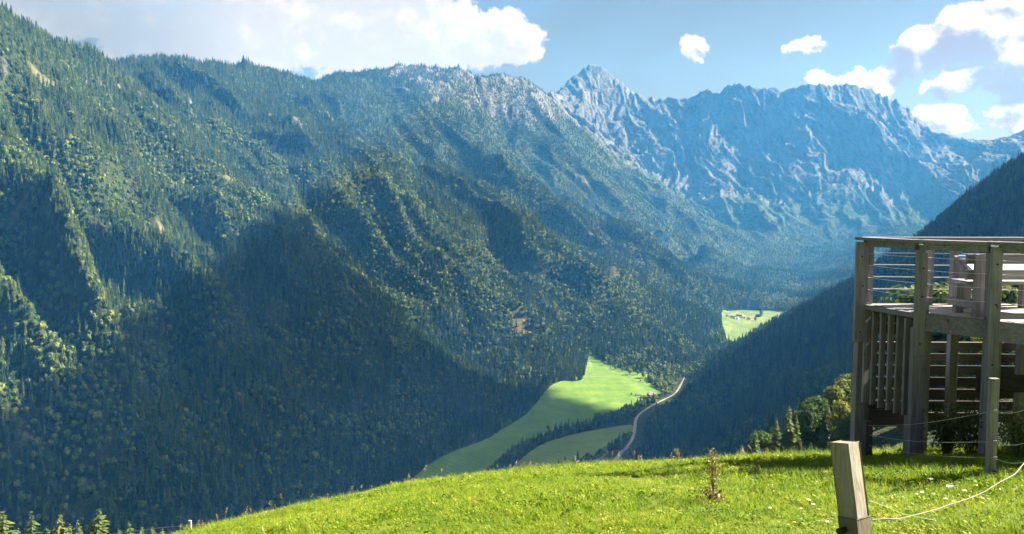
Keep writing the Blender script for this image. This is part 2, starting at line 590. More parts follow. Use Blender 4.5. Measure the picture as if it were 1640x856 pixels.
CRAG = patch(CRAGS, 38.0, 131)
CLEAR = patch(CLEARINGS, 30.0, 151)
# the crags stand out of the slope as ragged rock
HZ = HZ + CRAG * (4 + 16 * (ridged(MX / 62.0, MY / 62.0, 4, 171, 0.55) - 0.6)) * np.clip(SLOPE, 0, 1)
_dzy, _dzx = np.gradient(HZ, DX)
SLOPE = np.hypot(_dzx, _dzy)
_alp = np.clip((HZ - 470 + 90 * fbm(MX / 260.0, MY / 260.0, 3, 203)) / 160.0, 0, 1) * np.clip((MY - 3900) / 500.0, 0, 1)
_wv = fbm(MX / 170.0, MY / 230.0, 4, 211)
VEG = np.clip(1.35 - 0.95 * SLOPE + 0.55 * _wv - np.clip((HZ - 150) / 500.0, -0.5, 1.2), 0, 1)   # green on the wall
ROCK = np.clip(np.maximum(CRAG, WALLMASK * (1 - VEG) * np.clip((HZ + 200) / 200.0, 0, 1)), 0, 1)
ROCK = np.maximum(ROCK, _alp * np.clip((SLOPE - 0.95 + 0.45 * _wv) * 2.5, 0, 1))

# ------------------------------------------------------------------ materials of the land
def mat_terrain():
    m, q, b = material('mountain ground', 0.95, 0.1)
    g = q.node('ShaderNodeNewGeometry')
    pos = g.outputs['Position']
    rock = q.node('ShaderNodeAttribute', attribute_name='rock').outputs['Fac']
    bare = q.node('ShaderNodeAttribute', attribute_name='bare').outputs['Fac']
    veg = q.node('ShaderNodeAttribute', attribute_name='veg').outputs['Fac']
    n1 = q.noise(pos, 0.012, 8, 0.65)
    n2 = q.noise(pos, 0.06, 6, 0.7)
    st = q.vmath('MULTIPLY', q.node('ShaderNodeVectorRotate', rotation_type='Y_AXIS', ins={'Vector': pos, 'Angle': 0.6}).outputs[0], (0.03, 0.006, 0.0045))
    band = q.noise(st, 1.0, 8, 0.68, 1.2)
    n3 = q.noise(q.vmath('MULTIPLY', pos, (1.0, 0.5, 0.45)), 0.016, 7, 0.62, 0.6)
    rk = q.ramp(q.math('ADD', q.math('ADD', q.math('MULTIPLY', n2, 0.3), q.math('MULTIPLY', n3, 0.45)), q.math('MULTIPLY', band, 0.25)),
                [(0.34, (0.02, 0.03, 0.02)), (0.44, (0.045, 0.05, 0.04)), (0.50, (0.10, 0.098, 0.092)), (0.60, (0.165, 0.16, 0.15))])
    soil = q.ramp(n2, [(0.3, (0.028, 0.036, 0.016)), (0.6, (0.045, 0.062, 0.024)), (0.8, (0.075, 0.085, 0.035))])
    green = q.ramp(n2, [(0.3, (0.024, 0.045, 0.018)), (0.55, (0.05, 0.085, 0.03)), (0.75, (0.09, 0.12, 0.045))])
    earth = q.ramp(n2, [(0.3, (0.06, 0.06, 0.03)), (0.5, (0.13, 0.115, 0.06)), (0.8, (0.24, 0.205, 0.14))])
    c = q.mix(veg, soil, green)
    c = q.mix(bare, c, earth)
    c = q.mix(q.mapr(q.math('ADD', rock, q.math('MULTIPLY', q.math('SUBTRACT', n2, 0.5), 1.1)), 0.35, 0.65), c, rk)
    q.l.new(c, b.inputs['Base Color'])
    bp = q.node('ShaderNodeBump')
    bp.inputs['Strength'].default_value = 1.0
    bp.inputs['Distance'].default_value = 14.0
    q.l.new(q.math('ADD', q.math('MULTIPLY', n1, 1.6), q.math('MULTIPLY', n2, 0.8)), bp.inputs['Height'])
    q.l.new(bp.outputs[0], b.inputs['Normal'])
    return m


def mat_meadow(name, a, bcol, scale):
    m, q, b = material(name, 0.9, 0.1)
    g = q.node('ShaderNodeNewGeometry')
    n = q.noise(g.outputs['Position'], scale, 6, 0.6)
    st = q.noise(q.vmath('MULTIPLY', g.outputs['Position'], (0.03, 0.004, 0.0)), 1.0, 4, 0.6)
    fine = q.noise(g.outputs['Position'], 0.35, 3, 0.7)
    wv = q.node('ShaderNodeTexWave', wave_type='BANDS', bands_direction='DIAGONAL', ins={'Vector': g.outputs['Position'], 'Scale': 0.035, 'Distortion': 3.0, 'Detail': 2.0, 'Detail Scale': 0.4})
    f = q.math('ADD', q.math('ADD', q.math('MULTIPLY', n, 0.46), q.math('MULTIPLY', st, 0.30)), q.math('ADD', q.math('MULTIPLY', fine, 0.16), q.math('MULTIPLY', wv.outputs['Fac'], 0.09)))
    q.l.new(q.ramp(f, [(0.36, tuple(c * 0.75 for c in a)), (0.48, a), (0.62, bcol), (0.72, (bcol[0] * 1.25, bcol[1], bcol[2] * 1.3))]), b.inputs['Base Color'])
    return m


def set_attr(me, name, arr):
    a = me.attributes.new(name, 'FLOAT', 'POINT')
    a.data.foreach_set('value', np.ascontiguousarray(arr, dtype=np.float32).ravel())


def build_terrain():
    iy, ix = np.mgrid[0:NY - 1, 0:NX - 1]
    b = (iy * NX + ix).ravel()
    me = mesh_np('mountain terrain', np.stack([MX.ravel(), MY.ravel(), HZ.ravel()], 1), np.stack([b, b + 1, b + NX + 1, b + NX], 1), True)
    set_attr(me, 'rock', ROCK)
    set_attr(me, 'bare', CLEAR)
    set_attr(me, 'veg', np.where(WALLMASK > 0.3, VEG, 0.15))
    o = link('mountain_terrain', me, mat_terrain())
    tag(o, 'steep forested mountain sides and pale limestone crest round the valley', kind='structure')


build_terrain()


# ------------------------------------------------------------------ valley floor: meadows, gravel road
def smooth_loop(pts, n=5, closed=True):
    pts = [np.array(p, float) for p in pts]
    out = []
    m = len(pts)
    for i in range(m if closed else m - 1):
        p0, p1, p2, p3 = (pts[(i - 1) % m], pts[i], pts[(i + 1) % m], pts[(i + 2) % m]) if closed else (pts[max(i - 1, 0)], pts[i], pts[i + 1], pts[min(i + 2, m - 1)])
        for t in np.linspace(0, 1, n, endpoint=False):
            out.append(0.5 * ((2 * p1) + (-p0 + p2) * t + (2 * p0 - 5 * p1 + 4 * p2 - p3) * t * t + (-p0 + 3 * p1 - 3 * p2 + p3) * t ** 3))
    if not closed:
        out.append(pts[-1])
    return out


MEADOWS = [
    [(600, 800), (650, 775), (692, 746), (735, 723), (775, 706), (802, 690), (838, 668), (860, 646), (878, 622), (900, 611), (926, 611), (936, 600), (944, 573), (960, 578), (985, 589), (1010, 596), (1040, 599),
     (1038, 611), (1060, 630), (1046, 642), (1015, 655), (985, 668), (955, 678), (900, 692), (860, 706), (828, 722), (798, 750), (760, 790)],
    [(790, 790), (818, 752), (850, 724), (880, 708), (930, 694), (975, 686), (1012, 682), (1010, 700), (985, 714), (955, 733), (930, 745), (890, 790)],
    [(1160, 540), (1156, 512), (1166, 500), (1250, 500), (1262, 508), (1230, 521), (1200, 540), (1175, 552)],
]
MEADOW_XY = []
mats_meadow = [mat_meadow('valley grass', (0.085, 0.165, 0.026), (0.14, 0.22, 0.04), 0.03), mat_meadow('dry valley grass', (0.11, 0.175, 0.036), (0.165, 0.225, 0.055), 0.03),
               mat_meadow('far valley grass', (0.08, 0.14, 0.035), (0.17, 0.21, 0.065), 0.03)]
for k, (pl, lab) in enumerate(zip(MEADOWS, ('long green valley meadow reaching up to the forest edge', 'smaller olive field between the hedge and the road', 'far pale green meadow with a hamlet'))):
    loop = [floor_hit(*p) for p in pl]
    loop = smooth_loop(loop, 5)
    MEADOW_XY.append(loop)
    bm = bmesh.new()
    vs = [bm.verts.new((p[0], p[1], 0)) for p in loop]
    f = bm.faces.new(vs)
    bmesh.ops.triangulate(bm, faces=[f])
    bmesh.ops.subdivide_edges(bm, edges=[e for e in bm.edges if e.calc_length() > 60], cuts=3, use_grid_fill=True)
    bmesh.ops.triangulate(bm, faces=bm.faces[:])
    for v in bm.verts:
        v.co.z = max(float(height(v.co.x, v.co.y)), float(floor_z(v.co.y))) + 0.9
    bmesh.ops.recalc_face_normals(bm, faces=bm.faces[:])
    if bm.faces[:] and bm.faces[0].normal.z < 0:
        bmesh.ops.reverse_faces(bm, faces=bm.faces[:])
    me = bpy.data.meshes.new('meadow')
    bm.to_mesh(me)
    bm.free()
    tag(link('meadow', me, mats_meadow[k]), lab, kind='structure')


def ribbon(name, pts, widths, mat, lift, label):
    pts = smooth_loop([floor_hit(*p) for p in pts], 6, False)
    ws = np.interp(np.linspace(0, 1, len(pts)), np.linspace(0, 1, len(widths)), widths)
    vs, fs = [], []
    for i, p in enumerate(pts):
        a, b = pts[max(i - 1, 0)], pts[min(i + 1, len(pts) - 1)]
        t = b - a
        n = np.array([-t[1], t[0]]) / (np.hypot(t[0], t[1]) + 1e-9)
        for s in (-1, 1):
            x, y = p[0] + s * n[0] * ws[i] / 2, p[1] + s * n[1] * ws[i] / 2
            vs.append((x, y, max(float(height(x, y)), float(floor_z(y))) + lift))
        if i:
            k = 2 * i
            fs.append((k - 2, k - 1, k + 1, k))
    return tag(link(name, mesh_from(name, vs, fs), mat), label, kind='structure')


def mat_gravel():
    m, q, b = material('pale gravel', 0.9, 0.1)
    g = q.node('ShaderNodeNewGeometry')
    q.l.new(q.ramp(q.noise(g.outputs['Position'], 0.25, 5, 0.65), [(0.3, (0.17, 0.17, 0.165)), (0.7, (0.33, 0.33, 0.32))]), b.inputs['Base Color'])
    return m


GRAVEL = mat_gravel()
ROADS = [
    ([(984, 742), (1000, 722), (1012, 706), (1016, 690), (1020, 670), (1036, 656), (1056, 645), (1076, 635), (1084, 628), (1090, 618), (1096, 606)], (4, 4.5, 6, 7, 5.5, 5, 5, 4.5, 4.5, 5, 3), 'pale gravel road bending round the foot of the dark spur'),
    ([(940, 750), (964, 732), (978, 721)], (8, 8, 7), 'pale road end above the edge of the pasture'),
    ([(978, 748), (994, 727), (1006, 718)], (5, 7, 6), 'second pale track near the pasture edge'),
    ([(1042, 600), (1062, 589), (1085, 578)], (6, 6, 4), 'thin track between wood and meadow'),
    ([(944, 604), (985, 606), (1038, 614)], (2.5, 2.5, 2.5), 'thin farm path across the meadow'),
]
for pts, w, lab in ROADS:
    ribbon('road', pts, w, GRAVEL, 1.6, lab)

# ------------------------------------------------------------------ haze and an added cloud that shades the valley
def build_haze():
    bm = bmesh.new()
    bmesh.ops.create_cube(bm, size=1.0)
    lo, hi = Vector((X0 - 300, Y0 - 300, -640)), Vector((X1 + 300, Y1 + 300, 1620))
    for v in bm.verts:
        v.co = Vector(((v.co.x + 0.5) * (hi.x - lo.x) + lo.x, (v.co.y + 0.5) * (hi.y - lo.y) + lo.y, (v.co.z + 0.5) * (hi.z - lo.z) + lo.z))
    me = bpy.data.meshes.new('haze')
    bm.to_mesh(me)
    bm.free()
    m = bpy.data.materials.new('haze')
    m.use_nodes = True
    q = NT(m.node_tree)
    q.n.remove(q.n['Principled BSDF'])
    v = q.node('ShaderNodeVolumePrincipled')
    v.inputs['Color'].default_value = (0.07, 0.37, 1.0, 1)
    v.inputs['Absorption Color'].default_value = (1, 1, 1, 1)
    v.inputs['Density'].default_value = 0.72e-4
    v.inputs['Anisotropy'].default_value = 0.15
    q.l.new(v.outputs[0], q.n['Material Output'].inputs['Volume'])
    tag(link('haze', me, m), 'blue summer haze in the valley air', kind='stuff')


build_haze()

SHADE = [(-60, 640), (30, 615), (90, 585), (130, 535), (185, 510), (250, 500), (290, 452), (340, 400), (420, 322), (470, 330), (540, 372), (600, 420), (650, 455), (700, 500), (760, 540), (850, 588), (912, 624), (955, 640), (1008, 650), (1055, 652),
         (1075, 612), (1110, 590), (1165, 548), (1250, 500), (1370, 442), (1480, 350), (1650, 230), (1650, 900), (-60, 900)]


def build_shadow_cloud():
    """A cumulus far out to the right, between the sun and the valley."""
    ZC, cell = 2350.0, 45.0
    dark, lit = [], []
    for px in range(-60, 1660, 17):
        for py in range(40, 860, 15):
            h = hit(px, py, 400.0, 6000.0)
            if h[1] > 5900:
                continue
            t = (ZC - h[2]) / SDIR.z
            (dark if in_poly(np.array(px), np.array(py), SHADE) else lit).append((h[0] + SDIR.x * t, h[1] + SDIR.y * t))
    for x, y, z in [(x, y, float(pasture(np.array(x), np.array(y)))) for x in range(-60, 160, 20) for y in range(-40, 240, 20)]:
        t = (ZC - z) / SDIR.z
        lit.append((x + SDIR.x * t, y + SDIR.y * t))
    dk, lt = np.array(dark), np.array(lit)
    x0, y0 = dk.min(0) - 400
    x1, y1 = dk.max(0) + 400
    nx, ny = int((x1 - x0) / cell) + 1, int((y1 - y0) / cell) + 1
    f = np.zeros((ny, nx))
    for arr, s in ((dk, 1.0), (lt, -1.7)):
        np.add.at(f, (np.clip(((arr[:, 1] - y0) / cell).round().astype(int), 0, ny - 1), np.clip(((arr[:, 0] - x0) / cell).round().astype(int), 0, nx - 1)), s)
    f = np.clip(f, -3, 3)
    f = blur(f, 3)
    gx, gy = x0 + cell * np.arange(nx), y0 + cell * np.arange(ny)
    ax, ay = np.meshgrid(gx, gy)
    f = f + 0.26 * fbm(ax / 300.0, ay / 330.0, 3, 301)
    ins = f > 0.10
    dist = np.zeros_like(f)
    e = ins.astype(float)
    for k in range(14):
        dist += e
        e = (blur(e, 1) > 0.98).astype(float)
    bump = ridged(ax / 420.0, ay / 420.0, 4, 311, 0.55)
    top = ZC + np.sqrt(dist) * (60 + 70 * bump)
    bot = ZC - np.sqrt(dist) * 14
    idx = -np.ones_like(ins, dtype=int)
    vs, fs = [], []
    for i, j in np.argwhere(ins):
        idx[i, j] = len(vs)
        for zz in (top[i, j], bot[i, j]):      # sheared along the sun's rays so the shadow keeps its outline
            k = (zz - ZC) / SDIR.z
            vs.append((ax[i, j] + SDIR.x * k, ay[i, j] + SDIR.y * k, zz))
    for i in range(ny - 1):
        for j in range(nx - 1):
            q = (idx[i, j], idx[i, j + 1], idx[i + 1, j + 1], idx[i + 1, j])
            if min(q) >= 0:
                fs.append(q)
                fs.append(tuple(k + 1 for k in reversed(q)))
    edges = {}
    for fc in fs:
        for a, b in zip(fc, fc[1:] + fc[:1]):
            edges[(a, b)] = True
    for (a, b) in list(edges):
        if (b, a) not in edges and a % 2 == 0 and b % 2 == 0:
            fs.append((b, a, a + 1, b + 1))
    m, q, bs = material('cloud white', 1.0, 0.0)
    bs.inputs['Base Color'].default_value = (0.9, 0.9, 0.92, 1)
    tp = q.node('ShaderNodeBsdfTransparent')      # partly transparent, so the shade it casts stays lighter
    mx = q.node('ShaderNodeMixShader', ins={0: 0.29})
    q.l.new(bs.outputs[0], mx.inputs[1])
    q.l.new(tp.outputs[0], mx.inputs[2])
    q.l.new(mx.outputs[0], q.n['Material Output'].inputs['Surface'])
    tag(link('shadow_cloud', mesh_from('shadow_cloud', vs, fs, True), m), 'unseen cloud added to cast the shadow in the valley', kind='stuff')


build_shadow_cloud()
# ------------------------------------------------------------------ trees
def mat_foliage(name, stops, trans=0.25, var=0.35):
    m, q, b = material(name, 0.85, 0.12)
    oi = q.node('ShaderNodeObjectInfo')
    g = q.node('ShaderNodeNewGeometry')
    big = q.noise(oi.outputs['Location'], 0.006, 3, 0.6)
    f = q.math('ADD', q.math('MULTIPLY', oi.outputs['Random'], 0.62), q.math('MULTIPLY', big, 0.45))
    c = q.ramp(f, stops)
    leaf = q.math('ADD', 1.0 - var / 2, q.math('MULTIPLY', g.outputs['Random Per Island'], var))
    c = q.mix(1.0, c, q.node('ShaderNodeCombineXYZ', ins={0: leaf, 1: leaf, 2: leaf}).outputs[0], 'MULTIPLY')
    q.l.new(c, b.inputs['Base Color'])
    tr = q.node('ShaderNodeBsdfTranslucent')
    q.l.new(q.mix(1.0, c, (1.25, 1.15, 0.55), 'MULTIPLY'), tr.inputs[0])
    mx = q.node('ShaderNodeMixShader')
    mx.inputs[0].default_value = trans
    q.l.new(b.outputs[0], mx.inputs[1])
    q.l.new(tr.outputs[0], mx.inputs[2])
    q.l.new(mx.outputs[0], q.n['Material Output'].inputs['Surface'])
    return m


M_CON = mat_foliage('conifer needles', [(0.12, (0.026, 0.055, 0.022)), (0.35, (0.055, 0.10, 0.036)), (0.55, (0.09, 0.14, 0.042)), (0.75, (0.125, 0.165, 0.05)), (0.95, (0.17, 0.19, 0.06))], 0.18)
M_BRO = mat_foliage('broad leaves', [(0.12, (0.04, 0.075, 0.024)), (0.45, (0.10, 0.15, 0.038)), (0.7, (0.14, 0.18, 0.044)), (0.90, (0.19, 0.20, 0.055)), (0.98, (0.24, 0.19, 0.07))], 0.25)


M_LEAF = mat_foliage('clump leaves', [(0.15, (0.06, 0.105, 0.028)), (0.5, (0.10, 0.15, 0.035)), (0.9, (0.165, 0.195, 0.048))], 0.25)
M_PALE = mat_foliage('pale needles', [(0.15, (0.10, 0.14, 0.04)), (0.9, (0.19, 0.21, 0.06))], 0.3)


def mat_bark():
    m, q, b = material('bark', 0.9, 0.1)
    g = q.node('ShaderNodeNewGeometry')
    n = q.noise(q.vmath('MULTIPLY', g.outputs['Position'], (6.0, 6.0, 1.2)), 1.0, 5, 0.6)
    q.l.new(q.ramp(n, [(0.3, (0.05, 0.04, 0.03)), (0.7, (0.15, 0.125, 0.10))]), b.inputs['Base Color'])
    return m


M_BARK = mat_bark()


def trunk_geo(h, r, segs=6, bend=0.01, rings=5, seed=0):
    rn = random.Random(seed)
    vs, fs = [], []
    for k in range(rings + 1):
        t = k / rings
        rr = r * (1 - t) ** 0.9 + 0.002 * h * 0.2
        ox, oy = bend * h * math.sin(t * 3 + seed), bend * h * math.sin(t * 2.3 + 1.7 * seed)
        for s in range(segs):
            a = 2 * math.pi * s / segs
            vs.append((ox + rr * math.cos(a), oy + rr * math.sin(a), h * t))
        if k:
            for s in range(segs):
                fs.append(((k - 1) * segs + s, (k - 1) * segs + (s + 1) % segs, k * segs + (s + 1) % segs, k * segs + s))
    return vs, fs


def conifer_geo(tiers, per, seed, width=0.17, base=0.10, ragged=0.3, sprays=1):
    """Drooping branch fans of a spruce, height 1."""
    rn = random.Random(seed)
    vs, fs = [], []
    for k in range(tiers):
        t = k / (tiers - 1)
        z = base + (1 - base) * (t ** 0.92) * 0.985
        rad = width * (1 - t) ** 0.85 * (0.75 + 0.25 * math.sin(k * 2.3 + seed)) + 0.010
        n = max(4, int(per * (0.45 + 0.55 * (1 - t))))
        for j in range(n):
            a = 2 * math.pi * (j + rn.random() * 0.8) / n + k * 1.1
            L = rad * rn.uniform(1 - ragged, 1 + ragged * 0.6)
            drop = L * rn.uniform(0.15, 0.6)
            for s in range(sprays):
                a2 = a + (s - (sprays - 1) / 2) * 0.16
                ca, sa = math.cos(a2), math.sin(a2)
                w = L * rn.uniform(0.22, 0.36) * (1.0 if sprays == 1 else 0.7)
                m = rn.uniform(0.5, 0.7)
                zz = z + rn.uniform(-0.5, 0.5) * (1 - base) / tiers
                i0 = len(vs)
                tw = rn.uniform(-0.5, 0.5) * w
                vs += [(0, 0, zz + 0.25 * drop), (ca * L * m - sa * w, sa * L * m + ca * w, zz - drop * 0.35 + tw), (ca * L, sa * L, zz - drop),
                       (ca * L * m + sa * w, sa * L * m - ca * w, zz - drop * 0.35 - tw)]
                fs.append((i0, i0 + 1, i0 + 2, i0 + 3))
    return vs, fs


def broad_geo(leaves, seed, size=0.075, wide=0.30, low=0.25, lobes=7, solid=0.55):
    """Leaf clumps over several uneven lobes, height 1."""
    rn = random.Random(seed)
    ls = []
    for k in range(lobes):
        t = rn.random()
        a = rn.random() * 6.283 + k * 2.4
        z = low + (0.86 - low) * (k + 0.5) / lobes
        prof = math.sin(math.pi * min(1, max(0.08, (z - low * 0.6) / (1.02 - low * 0.6)))) ** 0.7
        rr = wide * prof * rn.uniform(0.25, 0.62)
        ls.append((rr * math.cos(a), rr * math.sin(a), z, wide * rn.uniform(0.42, 0.66) * (0.65 + 0.35 * prof)))
    ls.append((0, 0, 0.84, wide * 0.5))
    vs, fs = [], []
    for i in range(leaves):
        cx, cy, cz, r = ls[i % len(ls)] if rn.random() < 0.9 else rn.choice(ls)
        while True:
            v = Vector((rn.gauss(0, 1), rn.gauss(0, 1), rn.gauss(0, 1)))
            if v.length > 0.1:
                v.normalize()
                break
        rad = r * (1 - (1 - solid) * rn.random() ** 2.2) * rn.uniform(0.88, 1.1)
        p = Vector((cx, cy, cz)) + v * rad * 1.0
        p.z = cz + v.z * rad * 0.85
        nrm = (v + Vector((rn.uniform(-1, 1), rn.uniform(-1, 1), rn.uniform(-0.6, 1.0))) * 0.75).normalized()
        u = nrm.cross(Vector((rn.uniform(-1, 1), rn.uniform(-1, 1), rn.uniform(-1, 1)))).normalized()
        w = nrm.cross(u)
        s = size * rn.uniform(0.55, 1.25)
        i0 = len(vs)
        for a, b in ((-1, -0.25), (0.1, -0.75), (1, 0.2), (-0.15, 0.8)):
            q = p + u * (a * s * 0.5) + w * (b * s * 0.62)
            vs.append(tuple(q))
        fs.append((i0, i0 + 1, i0 + 2, i0 + 3))
    return vs, fs


def merge_geo(*parts):
    V, F, MI = [], [], []
    for (v, f), mi in parts:
        o = len(V)
        V += v
        F += [tuple(i + o for i in fc) for fc in f]
        MI += [mi] * len(f)
    return V, F, MI


def lumpy_geo(seed, wide=0.3, low=0.2, sub=2):
    """Closed crown body of a broadleaf tree: an icosphere pushed out into uneven lobes, height 1."""
    rn = random.Random(seed)
    bm = bmesh.new()
    bmesh.ops.create_icosphere(bm, subdivisions=sub + 1, radius=1.0)
    lob = [(Vector((rn.gauss(0, 1), rn.gauss(0, 1), rn.gauss(0.25, 1))).normalized(), rn.uniform(0.10, 0.34), rn.uniform(5, 16)) for _ in range(14)]
    for v in bm.verts:
        n = v.co.normalized()
        k = 0.60 + max(a * math.exp(-w * (1 - n.dot(d))) for d, a, w in lob) * 1.75 + rn.uniform(-0.08, 0.08)
        p = n * k
        zz = p.z * (0.9 if p.z > 0 else 0.75)
        c = (1 + low) / 2
        v.co = Vector((p.x * wide, p.y * wide, c - 0.04 + zz * (1 - low) / 2))
    bm.verts.index_update()
    vs = [tuple(v.co) for v in bm.verts]
    fs = [tuple(v.index for v in f.verts) for f in bm.faces]
    bm.free()
    return vs, fs


def skirts_geo(tiers, seed, width=0.15, base=0.05, pts=9):
    """Ragged star-shaped skirts of a spruce seen from afar, height 1."""
    rn = random.Random(seed)
    vs, fs = [], []
    for k in range(tiers):
        t = k / tiers
        z1 = base + (1 - base) * min(1.0, (k + 1.75) / tiers)
        z0 = base + (1 - base) * t
        r = width * (1 - t) ** 0.9 * rn.uniform(0.85, 1.15)
        i = len(vs)
        vs.append((rn.uniform(-.004, .004), rn.uniform(-.004, .004), z1))
        m = pts * 2
        a0 = rn.random() * 6.28
        for j in range(m):
            a = a0 + 2 * math.pi * j / m
            q = r * (rn.uniform(0.85, 1.2) if j % 2 == 0 else rn.uniform(0.35, 0.6))
            vs.append((q * math.cos(a), q * math.sin(a), z0 + (0.0 if j % 2 == 0 else 0.028) + rn.uniform(-.012, .012)))
        for j in range(m):
            fs.append((i, i + 1 + j, i + 1 + (j + 1) % m))
    return vs, fs


FAR_MESH = []
for sd in range(3):
    V, F, MI = merge_geo((skirts_geo(8, sd, 0.135 + 0.015 * sd, 0.05), 0), (conifer_geo(9, 6, sd, 0.15 + 0.015 * sd, 0.06), 0), (trunk_geo(0.9, 0.012, 4, 0.0, 1, sd), 1))
    me = mesh_from('conifer', V, F, False, MI)
    me.materials.append(M_CON); me.materials.append(M_BARK)
    FAR_MESH.append(me)
for sd in range(3):
    V, F, MI = merge_geo((lumpy_geo(20 + sd, 0.29, 0.16), 0), (broad_geo(170, 20 + sd, 0.10, 0.34, 0.20, 7, 0.7), 0), (trunk_geo(0.5, 0.022, 5, 0.01, 2, sd), 1))
    me = mesh_from('broadleaf', V, F, False, MI)
    me.materials.append(M_BRO); me.materials.append(M_BARK)
    FAR_MESH.append(me)

# ---- where the forest stands and which of its trees can be seen
NCOL, DSTEP = 1500, 8.0
U = np.linspace(-0.9, 0.9, NCOL)
DD = np.arange(50.0, 8200.0, DSTEP)
_d = np.arange(2.0, 46.0, 0.5)
PAST_EDGE = np.max(pasture(U[:, None] * _d[None, :], _d[None, :] + 0 * U[:, None]) / _d[None, :], axis=1)
_tab = height(U[:, None] * DD[None, :], DD[None, :] + 0 * U[:, None]) / DD[None, :]
HORIZON = np.maximum(np.maximum.accumulate(_tab, axis=1), PAST_EDGE[:, None])


def visible(x, y, ztop):
    u = x / y
    c = np.clip(((u - U[0]) / (U[1] - U[0])).round().astype(int), 0, NCOL - 1)
    k = np.clip(((y - 30.0 - DD[0]) / DSTEP).astype(int), 0, len(DD) - 1)
    return (np.abs(u) < 0.84) & (ztop / y > HORIZON[c, k] - 0.0006)


ROAD_XY = [smooth_loop([floor_hit(*p) for p in pts], 6, False) for pts, _w, _l in ROADS]


def forest_points():
    out = []
    for (ya, yb, sp) in ((230, 1500, 7.6), (1500, 2400, 8.2), (2400, 3600, 9.5), (3600, 5000, 12.0), (5000, 6600, 15.0)):
        xs = np.arange(max(X0, -0.86 * yb) + 20, min(X1, 0.86 * yb), sp)
        ys = np.arange(ya, yb, sp)
        gx, gy = np.meshgrid(xs, ys)
        gx = gx + RNG.uniform(-0.48, 0.48, gx.shape) * sp
        gy = gy + RNG.uniform(-0.48, 0.48, gy.shape) * sp
        k = np.abs(gx) < 0.86 * gy
        out.append(np.stack([gx[k], gy[k]], 1))
    p = np.concatenate(out)
    x, y = p[:, 0], p[:, 1]
    z = height(x, y)
    crag, clear, wall, veg, slope = (sample(a, x, y) for a in (CRAG, CLEAR, WALLMASK, VEG, SLOPE))
    rnd = RNG.random(len(x))
    keep = (crag < 0.5 + 0.35 * (rnd - 0.5)) & (rnd > clear * 1.5 - 0.15)
    keep &= ~((wall > 0.25) & ((veg < 0.35 + 0.4 * rnd) | (z > 420)))
    # thinner towards the tree line of the long ridge
    keep &= ~((y > 3900) & (z > 780 + 160 * rnd))
    keep &= (np.hypot(x, y) > 330) | (x > 0.9 * y)
    keep &= ~((y < 1000) & (x / y > 0.02) & (x / y < 0.34))
    for poly in MEADOW_XY:
        keep &= ~in_poly(x, y, [tuple(q[:2]) for q in poly])
    for line, (_p, w, _l) in zip(ROAD_XY, ROADS):
        for q in line[::2]:
            keep &= (x - q[0]) ** 2 + (y - q[1]) ** 2 > (np.mean(w) * 0.6 + 7) ** 2
            if max(w) >= 7:     # open verge on the near side
                keep &= ~((np.abs(x - q[0]) < 14) & (q[1] - y > 0) & (q[1] - y < 52))
    # the open ground round the farm and the hamlet
    for (px, py, r) in ((1040, 634, 26), (1022, 637, 20), (1200, 511, 60), (1175, 508, 50)):
        q = floor_hit(px, py)
        keep &= (x - q[0]) ** 2 + (y - q[1]) ** 2 > r * r
    x, y, z, wall = x[keep], y[keep], z[keep], wall[keep]
    big = fbm(x / 260.0, y / 260.0, 3, 401) + 0.5 * gnoise(x / 70.0, y / 70.0, 402)
    low = np.clip((120 - z) / 450.0, -0.6, 1)
    pb = np.clip(0.22 + 0.70 * big + 0.16 * low - 0.5 * np.clip((z - 250) / 200.0, 0, 1), 0.02, 0.85)
    broad = RNG.random(len(x)) < pb
    h = np.where(broad, RNG.uniform(7, 18, len(x)), RNG.uniform(13, 34, len(x)))
    h *= np.where(y > 4200, 0.85, 1.0) * np.where(wall > 0.3, 0.6, 1.0) * (0.9 + 0.25 * fbm(x / 90.0, y / 90.0, 2, 433))
    vis = visible(x, y, z + h)
    x, y, z, h, broad = x[vis], y[vis], z[vis], h[vis], broad[vis]
    kind = np.where(broad, 3 + RNG.integers(0, 3, len(x)), RNG.integers(0, 3, len(x)))
    return x, y, z - 0.6, h, kind


FX, FY, FZ, FH, FK = forest_points()
print('forest trees', len(FX))
# the nearest ones that show best are trees of their own
_clear_top = visible(FX, FY, FZ + 0.45 * FH)
_rank = np.where(_clear_top & (np.abs(FX / FY) < 0.66), FH / FY, 0)
_own = np.argsort(-_rank)[:270]
OWN = np.zeros(len(FX), bool)
OWN[_own] = True
for i in _own:
    con = FK[i] < 3
    x, y, z = float(FX[i]), float(FY[i]), float(FZ[i])
    if y > 0 and x / y > 0.12:
        side, grp = 'on the dark spur behind the pasture', 'trees on the dark spur'
    elif z < float(floor_z(np.array(y))) + 25:
        side, grp = 'on the valley floor beside the meadows', 'trees on the valley floor'
    else:
        side, grp = 'low on the shaded slope beyond the pasture', 'trees low on the shaded slope'
    o = bpy.data.objects.new('conifer_tree' if con else 'broadleaf_tree', FAR_MESH[FK[i]])
    COL.objects.link(o)
    o.location = (x, y, z)
    s = float(FH[i])
    o.scale = (s * RNG.uniform(0.9, 1.15),) * 2 + (s,)
    o.rotation_euler = (0, 0, RNG.uniform(0, 6.28))
    tag(o, ('pointed dark spruce ' if con else 'round leafy tree ') + side, 'tree', ('pointed ' if con else 'round ') + grp)


